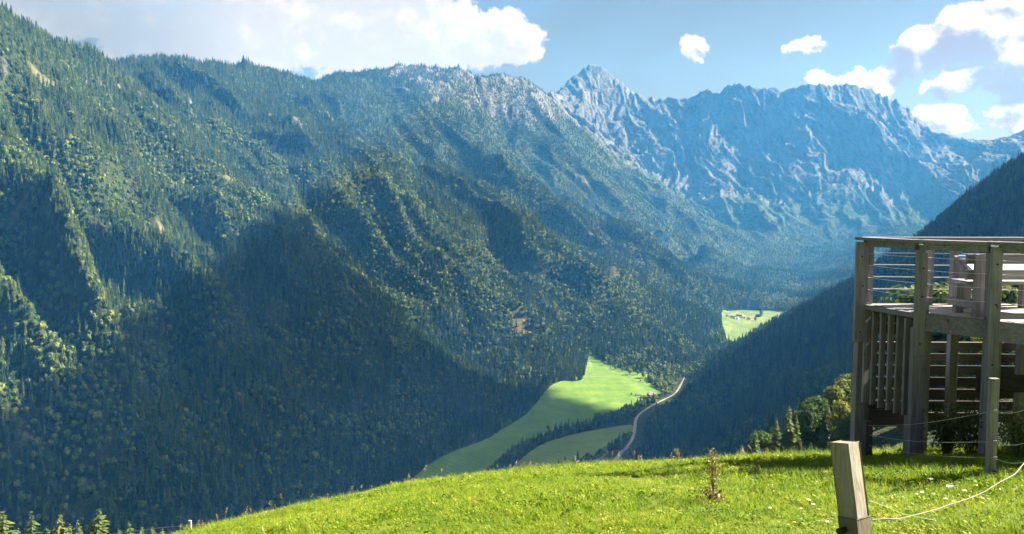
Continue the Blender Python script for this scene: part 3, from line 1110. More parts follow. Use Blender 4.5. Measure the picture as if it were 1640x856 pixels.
def gn_scatter(name, pts, scl, rot, kind, meshes, label, stuff_mats=None, tilt=None):
    """One object whose geometry nodes put tree / grass meshes on its points."""
    src = bpy.data.collections.new(name + ' source')
    for k, me in enumerate(meshes):
        src.objects.link(bpy.data.objects.new('%s source %02d' % (name, k), me))
    me = bpy.data.meshes.new(name)
    me.vertices.add(len(pts))
    me.vertices.foreach_set('co', np.ascontiguousarray(pts, dtype=np.float32).ravel())
    a = me.attributes.new('siz', 'FLOAT_VECTOR', 'POINT')
    a.data.foreach_set('vector', np.ascontiguousarray(scl, dtype=np.float32).ravel())
    a = me.attributes.new('rot', 'FLOAT_VECTOR', 'POINT')
    a.data.foreach_set('vector', np.ascontiguousarray(rot, dtype=np.float32).ravel())
    a = me.attributes.new('idx', 'INT', 'POINT')
    a.data.foreach_set('value', np.ascontiguousarray(kind, dtype=np.int32))
    o = link(name, me, None)
    ng = bpy.data.node_groups.new(name + ' scatter', 'GeometryNodeTree')
    ng.interface.new_socket('Geometry', in_out='INPUT', socket_type='NodeSocketGeometry')
    ng.interface.new_socket('Geometry', in_out='OUTPUT', socket_type='NodeSocketGeometry')
    N = ng.nodes
    gi, go = N.new('NodeGroupInput'), N.new('NodeGroupOutput')
    ci = N.new('GeometryNodeCollectionInfo')
    ci.inputs['Collection'].default_value = src
    ci.inputs['Separate Children'].default_value = True
    ci.inputs['Reset Children'].default_value = True
    ip = N.new('GeometryNodeInstanceOnPoints')
    ip.inputs['Pick Instance'].default_value = True

    def attr(nm, typ):
        nd = N.new('GeometryNodeInputNamedAttribute')
        nd.data_type = typ
        nd.inputs['Name'].default_value = nm
        return nd.outputs['Attribute']
    e2r = N.new('FunctionNodeEulerToRotation')
    ng.links.new(attr('rot', 'FLOAT_VECTOR'), e2r.inputs[0])
    ng.links.new(gi.outputs[0], ip.inputs['Points'])
    ng.links.new(ci.outputs[0], ip.inputs['Instance'])
    ng.links.new(attr('idx', 'INT'), ip.inputs['Instance Index'])
    ng.links.new(e2r.outputs[0], ip.inputs['Rotation'])
    ng.links.new(attr('siz', 'FLOAT_VECTOR'), ip.inputs['Scale'])
    ng.links.new(ip.outputs[0], go.inputs[0])
    md = o.modifiers.new('scatter', 'NODES')
    md.node_group = ng
    return tag(o, label, kind='stuff')


def build_forest():
    k = ~OWN
    n = int(k.sum())
    h = FH[k]
    wide = h * RNG.uniform(0.9, 1.2, n)
    wide = np.where(FK[k] >= 3, wide * 1.12, wide)
    scl = np.stack([wide, wide, h], 1)
    rot = np.zeros((n, 3))
    rot[:, 2] = RNG.uniform(0, 6.283, n)
    gn_scatter('forest', np.stack([FX[k], FY[k], FZ[k]], 1), scl, rot, FK[k], FAR_MESH, 'mixed spruce and beech forest covering the mountain sides')


build_forest()
# ------------------------------------------------------------------ nearer trees, hedge along the stream, farm and hamlet
NEAR_CON, NEAR_BRO = [], []
for sd in range(3):
    v, f = conifer_geo(34, 17, 50 + sd, 0.15 + 0.015 * sd, 0.05, 0.35, 2)
    c = mesh_from('spruce crown', v, f); c.materials.append(M_CON)
    v, f = trunk_geo(0.93, 0.012, 7, 0.002, 4, sd)
    t = mesh_from('spruce trunk', v, f, True); t.materials.append(M_BARK)
    NEAR_CON.append((c, t))
for sd in range(3):
    v, f = broad_geo(3600, 70 + sd, 0.042, 0.29, 0.16, 11, 0.5)
    c = mesh_from('leafy crown', v, f); c.materials.append(M_LEAF)
    g = [(trunk_geo(0.72, 0.018, 7, 0.012, 6, sd), 0)]
    rn = random.Random(sd)
    for k in range(7):     # limbs
        a, z0, L = rn.random() * 6.28, rn.uniform(0.2, 0.5), rn.uniform(0.18, 0.3)
        lv, lf = trunk_geo(L, 0.008, 5, 0.0, 2, k)
        mt = Matrix.Translation((0, 0, z0)) @ Matrix.Rotation(a, 4, 'Z') @ Matrix.Rotation(rn.uniform(0.5, 0.9), 4, 'Y')
        g.append((([tuple(mt @ Vector(p)) for p in lv], lf), 0))
    V, F, _ = merge_geo(*g)
    t = mesh_from('leafy trunk', V, F, True); t.materials.append(M_BARK)
    NEAR_BRO.append((c, t))


NEAR_PALE = []
for c, t in NEAR_CON:
    c2 = c.copy()
    c2.materials.clear()
    c2.materials.append(M_PALE)
    NEAR_PALE.append((c2, t))


def near_tree(px, py, d, con, label, group, wide=1.0, ground=None):
    x, y, ztop = P(px, py, d)
    g = float(height(np.array(x), np.array(y))) if ground is None else ground
    h = max(3.0, ztop - g + 0.4)
    c, t = (NEAR_BRO, NEAR_CON, NEAR_PALE)[con][random.randrange(3)]
    o = empty('spruce_tree' if con else 'leafy_tree', (x, y, g - 0.4), random.uniform(0, 6.28))
    w = h * wide
    o.scale = (w, w, h)
    link('crown', c, None, o)
    link('trunk', t, None, o)
    return tag(o, label, 'tree', group)


CL = 'trees in the sunny clump beside the platform'
for (px, py, d, con, lab, w) in [
    (1188, 714, 150, 2, 'small pale young spruce at the low end of the sunny clump', 1.7),
    (1198, 704, 165, 1, 'dark little spruce second from the low end of the clump', 1.6),
    (1210, 688, 170, 1, 'dark broad spruce standing between the low spruces and the pale slender tree', 1.8),
    (1224, 690, 185, 0, 'leafy tree squeezed between dark broad spruce and pale slender tree', 0.9),
    (1236, 682, 195, 1, 'spruce tip just left of the pale slender tree', 1.4),
    (1244, 670, 180, 2, 'pale yellow-green slender tree just below the tall spruce', 1.5),
    (1264, 648, 175, 1, 'tallest free-standing spruce on the edge of the clump', 1.35),
    (1276, 664, 190, 1, 'shaded spruce close behind the tallest one', 1.3),
    (1284, 655, 195, 0, 'leafy tree right behind the two tall spruces', 0.85),
    (1298, 645, 195, 0, 'leafy tree second up from the tall spruces', 0.85),
    (1312, 632, 200, 0, 'broad dark leafy tree in the middle of the clump', 1.0),
    (1325, 640, 195, 1, 'dark spruce between the broad tree and the upper crowns', 1.4),
    (1337, 614, 215, 0, 'rounded crown near the top of the clump', 0.9),
    (1352, 604, 220, 0, 'leafy crown beside the platform corner post, high on the clump', 0.9),
    (1369, 596, 225, 0, 'highest leafy tree, partly behind the platform corner post', 1.0),
    (1347, 640, 180, 0, 'leafy tree below the upper crowns', 0.8),
    (1318, 678, 150, 1, 'narrow young spruce in front of the broad dark tree', 1.4),
    (1334, 682, 148, 1, 'second young spruce just behind the weathered fence post', 1.4),
    (1299, 708, 140, 1, 'short young spruce poking over the grass in the clump', 1.8),
    (1279, 698, 160, 1, 'low shaded spruce under the tallest one', 1.8),
    (1252, 700, 150, 1, 'low dark spruce under the pale slender tree', 1.8),
    (1228, 716, 140, 2, 'pale spruce tip barely over the grass in the clump', 2.0),
    (1359, 668, 165, 0, 'shaded leafy tree close to the corner post foot', 1.0)]:
    near_tree(px, py, d, con, lab, CL, w)
for (px, py, d, con, w) in [(1495, 452, 165, 0, 1.2), (1512, 447, 170, 0, 1.2), (1530, 452, 160, 0, 1.2), (1549, 444, 175, 0, 1.1), (1568, 438, 170, 0, 1.1), (1592, 440, 165, 0, 1.1),
                            (1612, 432, 175, 0, 1.2), (1634, 436, 168, 0, 1.1), (1656, 424, 170, 0, 1.1), (1405, 620, 190, 0, 1.1), (1440, 610, 190, 0, 1.1)]:
    near_tree(px, py, d, con, 'leafy tree glimpsed between the posts of the wooden platform', 'leafy trees behind the platform', w)
for (px, py, d, con, lab, w) in [
    (4, 819, 150, 2, 'yellowish bushy treetop cut off by the lower left corner', 2.0),
    (50, 819, 140, 1, 'dark thin spruce tip between two yellowish treetops', 1.4),
    (28, 846, 145, 1, 'low treetop in the gap beside the yellowish corner tree', 1.6),
    (95, 823, 150, 2, 'pale green treetop two along from the dark spruce tip', 1.7),
    (110, 838, 148, 2, 'low pale treetop tucked beside the taller pale one', 1.5),
    (124, 833, 155, 2, 'small treetop leaning against the biggest pale one', 1.5),
    (158, 815, 150, 2, 'biggest pale green treetop at the bottom edge', 2.1),
    (74, 842, 140, 1, 'low spruce tip at the foot of the pale treetops', 1.5),
    (190, 846, 146, 1, 'dark tip hidden at the side of the biggest pale treetop', 1.5),
    (206, 835, 150, 1, 'spruce tip beside the biggest pale treetop', 1.5),
    (226, 843, 146, 1, 'faint spruce tip barely above the bottom edge', 1.5),
    (243, 843, 150, 2, 'last small treetop before the little fence post', 1.3),
    (259, 846, 150, 1, 'lowest dark tip nearest to the little fence post', 1.3)]:
    near_tree(px, py, d, con, lab, 'treetops along the bottom edge', w)


def floor_tree(px, py, h, kind, name, label, group, wide=1.0):
    x, y, z = floor_hit(px, py)
    z = max(z, float(height(np.array(x), np.array(y))))
    o = bpy.data.objects.new(name, FAR_MESH[kind])
    COL.objects.link(o)
    o.location = (x, y, z - 0.3)
    o.scale = (h * wide, h * wide, h)
    o.rotation_euler = (0, 0, random.uniform(0, 6.28))
    return tag(o, label, 'tree', group)


def along(pts, n, jit):
    L = smooth_loop([floor_hit(*p) for p in pts], 12, False)
    for i in range(n):
        p = L[int(i / max(1, n - 1) * (len(L) - 1))]
        yield p[0] + random.uniform(-jit, jit), p[1] + random.uniform(-jit, jit)


for (pts, n, jit, hs, cf) in [([(786, 758), (812, 738), (838, 720), (870, 704), (905, 696), (945, 686), (985, 678), (1012, 668)], 120, 7.0, (9, 15), 0.12),
                              ([(958, 676), (985, 668), (1015, 657), (1046, 644)], 56, 11.0, (11, 18), 0.25),
                              ([(1008, 700), (985, 717), (960, 733), (930, 746)], 40, 8.0, (7, 13), 0.2)]:
    for x, y in along(pts, n, jit):
        con = random.random() < cf
        z = max(float(height(x, y)), float(floor_z(np.array(y))))
        o = bpy.data.objects.new('hedgerow_tree', FAR_MESH[random.randrange(3) if con else 3 + random.randrange(3)])
        COL.objects.link(o)
        h = random.uniform(*hs) * (1.25 if con else 1.0)
        o.location = (x, y, z - 0.3)
        o.scale = (h * (0.9 if con else 1.25),) * 2 + (h,)
        o.rotation_euler = (0, 0, random.uniform(0, 6.28))
        tag(o, ('pointed conifer' if con else 'low leafy tree') + ' in the dark tree row dividing the valley meadows', 'tree', ('conifers' if con else 'leafy trees') + ' of the tree row between the meadows')
for (px, py, h, k) in [(968, 586, 14, 3), (978, 592, 12, 0), (986, 593, 15, 4), (997, 596, 15, 5), (1009, 601, 20, 3), (1021, 601, 16, 4), (1031, 606, 21, 5), (1026, 612, 8, 4), (1000, 588, 15, 0), (1015, 592, 16, 1)]:
    floor_tree(px, py, h, k, 'meadow_tree', 'single tree with its shadow on the sunlit top of the meadow', 'single trees on the sunlit top of the meadow', 1.0)
floor_tree(878, 690, 13, 4, 'meadow_tree', 'lone small tree out in the middle of the long meadow', None)
floor_tree(857, 706, 9, 0, 'meadow_tree', 'narrow small tree on the meadow side of the tree row', None)
floor_tree(1011, 634, 8, 3, 'meadow_tree', 'dark round tree on the meadow left of the farm', None)
floor_tree(1192, 512, 14, 4, 'meadow_tree', 'roadside tree among the far hamlet houses', None)
floor_tree(1219, 508, 30, 3, 'meadow_tree', 'tall tree behind the far hamlet', None, 0.8)
floor_tree(1210, 514, 15, 5, 'meadow_tree', 'dark bushy tree beside the white hamlet house', None, 1.2)
for (px, py) in [(905, 738), (918, 741), (894, 743), (963, 728)]:
    floor_tree(px, py, 10, 0, 'meadow_tree', 'small dark conifer standing on the edge of the olive field', 'small conifers on the olive field', 1.2)


def plain(name, col, rough=0.8):
    m, q, b = material(name, rough, 0.2)
    g = q.node('ShaderNodeNewGeometry')
    n = q.noise(g.outputs['Position'], 3.0, 4, 0.6)
    q.l.new(q.ramp(n, [(0.3, tuple(c * 0.8 for c in col)), (0.7, tuple(min(1, c * 1.15) for c in col))]), b.inputs['Base Color'])
    return m


WHITE, TIMBER, ROOFD, ROOFR, GLASSD = plain('white plaster', (0.72, 0.70, 0.66)), plain('dark timber', (0.10, 0.065, 0.04)), plain('grey roof tiles', (0.16, 0.15, 0.15)), plain('brown roof tiles', (0.20, 0.12, 0.09)), plain('window glass', (0.03, 0.04, 0.05), 0.2)


def box_geo(x0, x1, y0, y1, z0, z1):
    v = [(x, y, z) for z in (z0, z1) for y in (y0, y1) for x in (x0, x1)]
    return v, [(0, 2, 3, 1), (4, 5, 7, 6), (0, 1, 5, 4), (2, 6, 7, 3), (0, 4, 6, 2), (1, 3, 7, 5)]


def house(px, py, L, B, H, ridge, rot, wall_m, roof_m, label, group=None, upper=None):
    x, y, z = floor_hit(px, py)
    z = max(z, float(height(np.array(x), np.array(y))))
    o = empty('farm_house', (x, y, z), rot)
    v = [(-L / 2, -B / 2, -1), (L / 2, -B / 2, -1), (L / 2, B / 2, -1), (-L / 2, B / 2, -1), (-L / 2, -B / 2, H), (L / 2, -B / 2, H), (L / 2, B / 2, H), (-L / 2, B / 2, H), (-L / 2, 0, ridge - 0.15), (L / 2, 0, ridge - 0.15)]
    f = [(0, 1, 5, 4), (2, 3, 7, 6), (1, 2, 6, 9, 5), (3, 0, 4, 8, 7), (0, 3, 2, 1), (4, 5, 9, 8), (6, 7, 8, 9)]
    link('wall', mesh_from('wall', v, f), wall_m, o)
    ov = 0.8
    sl = (ridge - H) / (B / 2)
    v, f = [], []
    for s in (-1, 1):
        e = B / 2 + ov
        i = len(v)
        for dz in (0.02, 0.28):
            v += [(-L / 2 - ov, 0, ridge + dz), (L / 2 + ov, 0, ridge + dz), (L / 2 + ov, s * e, H - sl * ov + dz), (-L / 2 - ov, s * e, H - sl * ov + dz)]
        f += [(i, i + 1, i + 2, i + 3), (i + 7, i + 6, i + 5, i + 4), (i + 2, i + 6, i + 7, i + 3), (i + 1, i + 5, i + 6, i + 2), (i, i + 3, i + 7, i + 4)]
    r = link('roof', mesh_from('roof', v, f), roof_m, o)
    link('chimney', mesh_from('chimney', *box_geo(-L * 0.2 - 0.4, -L * 0.2 + 0.4, -0.4, 0.4, ridge - 1.0, ridge + 1.2)), wall_m, r)
    n = max(2, int(L / 4))
    for s in (-1, 1):
        for k in range(n):
            cx = -L / 2 + (k + 0.5) * L / n
            link('window', mesh_from('window', *box_geo(cx - 0.6, cx + 0.6, s * B / 2 - 0.06, s * B / 2 + 0.06, 1.2, 2.6)), GLASSD, o)
    link('door', mesh_from('door', *box_geo(L / 2 - 0.05, L / 2 + 0.07, -0.7, 0.7, 0, 2.2)), TIMBER, o)
    if upper:
        link('gable_boarding', mesh_from('gable boarding', *box_geo(-L / 2 - 0.12, L / 2 + 0.12, -B / 2 - 0.12, B / 2 + 0.12, H * 0.5, H - 0.1)), upper, o)
    return tag(o, label, 'house', group)


house(1043, 636, 17, 12, 6.5, 11.5, R(28), WHITE, ROOFD, 'big farmhouse with a grey roof and dark timber upper walls on the valley meadow', None, TIMBER)
house(1030, 638, 12, 8, 4.0, 7.0, R(-15), WHITE, ROOFD, 'white low farm building next to the big farmhouse')
house(1048, 643, 9, 6, 3.0, 5.5, R(40), WHITE, ROOFR, 'small white shed below the big farmhouse')
house(1021, 634, 9, 6, 3.0, 5.5, R(10), TIMBER, ROOFD, 'small dark barn farthest out on the meadow')
HAM = 'houses of the far hamlet'
for (px, py, L, rot, wm, rm, lab) in [(1168, 508, 16, 0.3, WHITE, ROOFD, 'hamlet house nearest the forested spur foot'), (1174, 511, 12, -0.4, WHITE, ROOFR, 'low brown-roofed house at the forest end of the hamlet'),
                                      (1184, 507, 14, 0.1, TIMBER, ROOFD, 'dark timber barn in the middle of the hamlet'), (1190, 509, 12, 0.7, WHITE, ROOFD, 'small grey-roofed house beside the roadside tree'),
                                      (1203, 512, 18, 0.5, WHITE, ROOFR, 'largest white house at the meadow end of the hamlet'), (1214, 508, 14, -0.2, TIMBER, ROOFR, 'brown barn behind the largest hamlet house'),
                                      (1249, 508, 14, 0.2, WHITE, ROOFD, 'solitary white house at the dark spur edge'), (1181, 512, 10, 1.0, WHITE, ROOFD, 'tiny white hut at the front of the hamlet')]:
    house(px, py, L * 1.35, L * 0.85, 6.5, 11.0, rot, wm, rm, lab, HAM)
# ------------------------------------------------------------------ the pasture under the camera
def pasture_n(x, y):
    r = np.hypot(x, y)
    return pasture(x, y) + (0.05 * fbm(x / 1.7, y / 1.7, 3, 501) + 0.10 * fbm(x / 6.0, y / 6.0, 2, 503)) * np.clip((r - 2) / 3, 0, 1)


def pasture_hit(px, py):
    r = ray(px, py)
    d = np.arange(1.5, 30, 0.02)
    x, z = r[0] / r[1] * d, r[2] / r[1] * d
    g = pasture_n(x, d)
    k = int(np.argmax(z <= g))
    if z[k] > g[k]:
        k = int(np.argmin(z - g))
    return Vector((float(x[k]), float(d[k]), float(g[k])))


def mat_turf():
    m, q, b = material('pasture turf', 0.9, 0.1)
    g = q.node('ShaderNodeNewGeometry')
    n = q.noise(g.outputs['Position'], 1.4, 6, 0.65)
    f = q.noise(g.outputs['Position'], 22.0, 4, 0.7)
    c = q.ramp(q.math('ADD', q.math('MULTIPLY', n, 0.6), q.math('MULTIPLY', f, 0.4)), [(0.32, (0.06, 0.10, 0.012)), (0.52, (0.11, 0.16, 0.02)), (0.68, (0.16, 0.19, 0.04))])
    q.l.new(c, b.inputs['Base Color'])
    bp = q.node('ShaderNodeBump', ins={'Strength': 0.8, 'Distance': 0.03})
    q.l.new(f, bp.inputs['Height'])
    q.l.new(bp.outputs[0], b.inputs['Normal'])
    return m


def build_pasture():
    xs = np.concatenate([np.arange(-45, -14, 1.5), np.arange(-14, 16, 0.2), np.arange(16, 46, 1.5)])
    ys = np.concatenate([np.arange(-28, 1, 1.5), np.arange(1, 24, 0.2), np.arange(24, 47, 1.5)])
    gx, gy = np.meshgrid(xs, ys)
    gz = pasture_n(gx, gy)
    edge = np.maximum(np.abs(gx), np.abs(gy))
    gz = gz - np.where(edge > 42, 6.0, 0.0)
    ny, nx = gx.shape
    iy, ix = np.mgrid[0:ny - 1, 0:nx - 1]
    b = (iy * nx + ix).ravel()
    me = mesh_np('pasture', np.stack([gx.ravel(), gy.ravel(), gz.ravel()], 1), np.stack([b, b + 1, b + nx + 1, b + nx], 1), True)
    tag(link('pasture_ground', me, mat_turf()), 'sunny alpine pasture falling away from the camera', kind='structure')


build_pasture()


def mat_blade(name, stops, trans=0.45):
    m, q, b = material(name, 0.6, 0.25)
    oi = q.node('ShaderNodeObjectInfo')
    g = q.node('ShaderNodeNewGeometry')
    big = q.noise(oi.outputs['Location'], 0.9, 4, 0.6)
    f = q.math('ADD', q.math('MULTIPLY', oi.outputs['Random'], 0.30), q.math('ADD', q.math('MULTIPLY', big, 0.62), q.math('MULTIPLY', g.outputs['Random Per Island'], 0.22)))
    c = q.ramp(f, stops)
    q.l.new(c, b.inputs['Base Color'])
    tr = q.node('ShaderNodeBsdfTranslucent')
    q.l.new(q.mix(1.0, c, (1.3, 1.25, 0.6), 'MULTIPLY'), tr.inputs[0])
    mx = q.node('ShaderNodeMixShader')
    mx.inputs[0].default_value = trans
    q.l.new(b.outputs[0], mx.inputs[1])
    q.l.new(tr.outputs[0], mx.inputs[2])
    q.l.new(mx.outputs[0], q.n['Material Output'].inputs['Surface'])
    return m


M_GRASS = mat_blade('grass blades', [(0.30, (0.06, 0.135, 0.010)), (0.50, (0.150, 0.245, 0.012)), (0.66, (0.225, 0.30, 0.018)), (0.80, (0.34, 0.33, 0.06)), (0.93, (0.46, 0.41, 0.15))])
M_STRAW = mat_blade('straw', [(0.2, (0.20, 0.15, 0.07)), (0.55, (0.36, 0.29, 0.14)), (0.9, (0.48, 0.42, 0.24))], 0.3)


def blade(vs, fs, x, y, h, w, lean, az, seg=3):
    """One bent grass blade as a tapering strip."""
    i0 = len(vs)
    ca, sa = math.cos(az), math.sin(az)
    for k in range(seg + 1):
        t = k / seg
        off = lean * h * t * t
        zz = h * t * (1 - 0.35 * abs(lean) * t)
        ww = w * (1 - t) ** 0.7 * 0.5
        px, py = x + ca * off, y + sa * off
        if k < seg:
            vs += [(px - sa * ww, py + ca * ww, zz), (px + sa * ww, py - ca * ww, zz)]
        else:
            vs.append((px, py, zz))
        if k:
            a = i0 + 2 * (k - 1)
            fs.append((a, a + 1, a + 3, a + 2) if k < seg else (a, a + 1, a + 2))


def tuft(n, hmin, hmax, rad, w, seed):
    rn = random.Random(seed)
    vs, fs = [], []
    for _ in range(n):
        a, r = rn.random() * 6.283, rad * math.sqrt(rn.random())
        blade(vs, fs, r * math.cos(a), r * math.sin(a), rn.uniform(hmin, hmax), w * rn.uniform(0.6, 1.3), rn.uniform(0.1, 0.95), rn.random() * 6.283)
    me = mesh_from('tuft', vs, fs)
    me.materials.append(M_GRASS)
    return me


def clover(n, rad, seed):
    """Low broad leaves between the blades."""
    rn = random.Random(seed)
    vs, fs = [], []
    for _ in range(n):
        a, r = rn.random() * 6.283, rad * math.sqrt(rn.random())
        x, y, z, s = r * math.cos(a), r * math.sin(a), rn.uniform(0.015, 0.06), rn.uniform(0.007, 0.016)
        t = rn.random() * 6.283
        i0 = len(vs)
        for k in range(6):
            aa = t + k * math.pi / 3
            vs.append((x + s * math.cos(aa), y + s * math.sin(aa) * 0.7, z + 0.5 * s * math.sin(aa + t)))
        fs.append(tuple(range(i0, i0 + 6)))
    for _ in range(6):
        a, r = rn.random() * 6.283, rad * math.sqrt(rn.random())
        blade(vs, fs, r * math.cos(a), r * math.sin(a), rn.uniform(0.04, 0.09), 0.004, rn.uniform(0.2, 0.9), rn.random() * 6.283)
    me = mesh_from('clover', vs, fs)
    me.materials.append(M_GRASS)
    return me


def stalk(h, seed, kinds=1):
    """A dry grass stem with a loose seed head."""
    rn = random.Random(seed)
    vs, fs = [], []
    lean, az = rn.uniform(0.05, 0.35), rn.random() * 6.283
    ca, sa = math.cos(az), math.sin(az)

    def at(t):
        return Vector((ca * lean * h * t * t, sa * lean * h * t * t, h * t))
    for k in range(6):
        a, b = at(k / 6), at((k + 1) / 6)
        for (ux, uy) in ((1, 0), (0, 1)):
            i = len(vs)
            w = 0.0016
            vs += [(a.x - ux * w, a.y - uy * w, a.z), (a.x + ux * w, a.y + uy * w, a.z), (b.x + ux * w, b.y + uy * w, b.z), (b.x - ux * w, b.y - uy * w, b.z)]
            fs.append((i, i + 1, i + 2, i + 3))
    for k in range(26):
        t = rn.uniform(0.72, 1.0)
        p = at(t)
        L = rn.uniform(0.012, 0.035) * (1.25 - t) * 3
        aa = rn.random() * 6.283
        q = p + Vector((math.cos(aa) * L, math.sin(aa) * L, rn.uniform(0.2, 1.0) * L))
        i = len(vs)
        w = 0.0035
        n = Vector((-math.sin(aa), math.cos(aa), 0)) * w
        m = (p + q) / 2
        vs += [tuple(p), tuple(m + n), tuple(q), tuple(m - n)]
        fs.append((i, i + 1, i + 2, i + 3))
    me = mesh_from('stalk', vs, fs)
    me.materials.append(M_STRAW)
    return me


def build_grass():
    P_, S_, K_ = [], [], []
    for (ya, yb, sp, sc) in ((1.8, 6.5, 0.050, 0.85), (6.5, 11.0, 0.068, 1.0), (11.0, 21.0, 0.10, 1.25)):
        gx, gy = np.meshgrid(np.arange(-0.74 * yb, 0.74 * yb, sp), np.arange(ya, yb, sp))
        gx = (gx + RNG.uniform(-0.5, 0.5, gx.shape) * sp).ravel()
        gy = (gy + RNG.uniform(-0.5, 0.5, gy.shape) * sp).ravel()
        gz = pasture_n(gx, gy)
        u = gx / gy
        row = CY - FPX * (gz / gy + math.tan(PITCH)) / (1 - gz / gy * math.tan(PITCH)) * 1.0
        k = (np.abs(u) < 0.71) & (gz / gy > -0.475)
        lush = fbm(gx / 2.2, gy / 2.2, 3, 601)
        k &= RNG.random(len(gx)) < 0.80 + 0.35 * lush
        gx, gy, gz, lush = gx[k], gy[k], gz[k], lush[k]
        n = len(gx)
        P_.append(np.stack([gx, gy, gz - 0.006], 1))
        s = sc * RNG.uniform(0.55, 1.1, n) * (1 + 0.45 * lush) * (1 + 0.5 * np.clip((gx - 3.2) / 2.5, 0, 1))
        w = sc * RNG.uniform(0.85, 1.3, n)
        S_.append(np.stack([w, w, s], 1))
        K_.append(np.where(RNG.random(n) < 0.22, 4 + RNG.integers(0, 2, n), RNG.integers(0, 4, n)))
    p, s, k = np.concatenate(P_), np.concatenate(S_), np.concatenate(K_)
    rot = np.stack([RNG.normal(0, 0.12, len(p)), RNG.normal(0, 0.12, len(p)), RNG.uniform(0, 6.283, len(p))], 1)
    print('tufts', len(p))
    meshes = [tuft(22, 0.045, 0.10, 0.055, 0.0045, 1), tuft(20, 0.05, 0.13, 0.05, 0.004, 2), tuft(26, 0.03, 0.08, 0.06, 0.005, 3), tuft(16, 0.06, 0.15, 0.045, 0.0045, 4), clover(26, 0.06, 5), clover(20, 0.055, 6)]
    gn_scatter('grass', p, s, rot, k, meshes, 'short sunlit meadow grass covering the pasture')
    # dry seed stalks: many on the far edge of the pasture, few on the slope
    n = 560
    x = RNG.uniform(-9, 9.5, n)
    y = np.where(RNG.random(n) < 0.8, RNG.normal(15.5, 1.8, n), RNG.uniform(5, 14, n))
    keep = (np.abs(x / y) < 0.7) & (fbm(x / 1.3, y / 1.3, 2, 655) > -0.25)
    keep &= RNG.random(n) < np.where(x < -1.5, 0.8, 0.3) * np.where(y < 11, 0.35, 1.0)
    x, y = x[keep], y[keep]
    pts = np.stack([x, y, pasture_n(x, y) - 0.01], 1)
    sc = RNG.uniform(0.45, 1.0, len(x)) * np.where(RNG.random(len(x)) < 0.06, 1.5, 1.0)
    rot = np.stack([RNG.normal(0, 0.15, len(x)), RNG.normal(0, 0.15, len(x)), RNG.uniform(0, 6.283, len(x))], 1)
    gn_scatter('grass_stalks', pts, np.stack([sc, sc, sc], 1), rot, RNG.integers(0, 5, len(x)), [stalk(0.20 + 0.035 * i, 30 + i) for i in range(5)], 'dry straw-coloured grass stalks along the far edge of the pasture')


build_grass()


# ------------------------------------------------------------------ wood, wire and small building helpers
def mat_wood(name, axis, dark, light, scale=1.0, stain=(0.10, 0.12, 0.10)):
    m, q, b = material(name, 0.85, 0.15)
    g = q.node('ShaderNodeNewGeometry')
    oi = q.node('ShaderNodeObjectInfo')
    k = [26.0, 26.0, 26.0]
    k[axis] = 1.6
    off = q.vmath('SCALE', (3.1, 7.7, 5.3), None, q.math('MULTIPLY', oi.outputs['Random'], 10.0))
    v = q.vmath('ADD', q.vmath('MULTIPLY', g.outputs['Position'], tuple(c * scale for c in k)), off)
    n = q.noise(v, 1.0, 6, 0.65, 0.6)
    blot = q.noise(q.vmath('ADD', g.outputs['Position'], off), 3.0, 4, 0.6)
    c = q.ramp(n, [(0.28, dark), (0.5, tuple((a + b_) / 2 for a, b_ in zip(dark, light))), (0.72, light)])
    c = q.mix(q.mapr(blot, 0.48, 0.75, 0.0, 0.55), c, stain)
    # knots
    vo = q.node('ShaderNodeTexVoronoi', feature='F1')
    q.l.new(q.vmath('ADD', q.vmath('MULTIPLY', g.outputs['Position'], tuple(5.5 if i != axis else 2.3 for i in range(3))), off), vo.inputs['Vector'])
    vo.inputs['Scale'].default_value = 1.0
    kn = q.mapr(vo.outputs['Distance'], 0.05, 0.12, 1.0, 0.0)
    c = q.mix(q.math('MULTIPLY', kn, 0.8), c, tuple(d * 0.4 for d in dark))
    tone = q.math('ADD', 0.82, q.math('MULTIPLY', oi.outputs['Random'], 0.36))
    c = q.mix(1.0, c, q.node('ShaderNodeCombineXYZ', ins={0: tone, 1: tone, 2: tone}).outputs[0], 'MULTIPLY')
    q.l.new(c, b.inputs['Base Color'])
    bp = q.node('ShaderNodeBump', ins={'Strength': 0.5, 'Distance': 0.004})
    q.l.new(n, bp.inputs['Height'])
    q.l.new(bp.outputs[0], b.inputs['Normal'])
    return m


WOOD_V = mat_wood('weathered wood upright', 2, (0.12, 0.12, 0.145), (0.32, 0.318, 0.38), 1.0, (0.13, 0.13, 0.13))
WOOD_H = mat_wood('weathered wood lying', 0, (0.12, 0.12, 0.145), (0.31, 0.308, 0.37), 1.0, (0.13, 0.13, 0.13))
WOOD_DECK = mat_wood('sunlit deck boards', 0, (0.40, 0.37, 0.32), (0.62, 0.58, 0.51), 1.0, (0.40, 0.37, 0.31))  # whitish colour carries the sunshine on the planks
WOOD_DARK = mat_wood('dark boards', 0, (0.045, 0.042, 0.042), (0.11, 0.10, 0.10), 1.0, (0.04, 0.038, 0.038))  # near-black wood for underside boards, joists and a fence post
WOOD_POST = mat_wood('old fence wood', 2, (0.145, 0.13, 0.11), (0.36, 0.335, 0.295), 1.6)


def mat_metal():
    m, q, b = material('bright steel wire', 0.35, 0.5)
    b.inputs['Metallic'].default_value = 0.6
    b.inputs['Base Color'].default_value = (0.72, 0.72, 0.70, 1)
    return m


STEEL = mat_metal()
ROPE = plain('white braided wire', (0.24, 0.24, 0.23))
BLACKP = plain('black plastic', (0.02, 0.02, 0.02), 0.5)


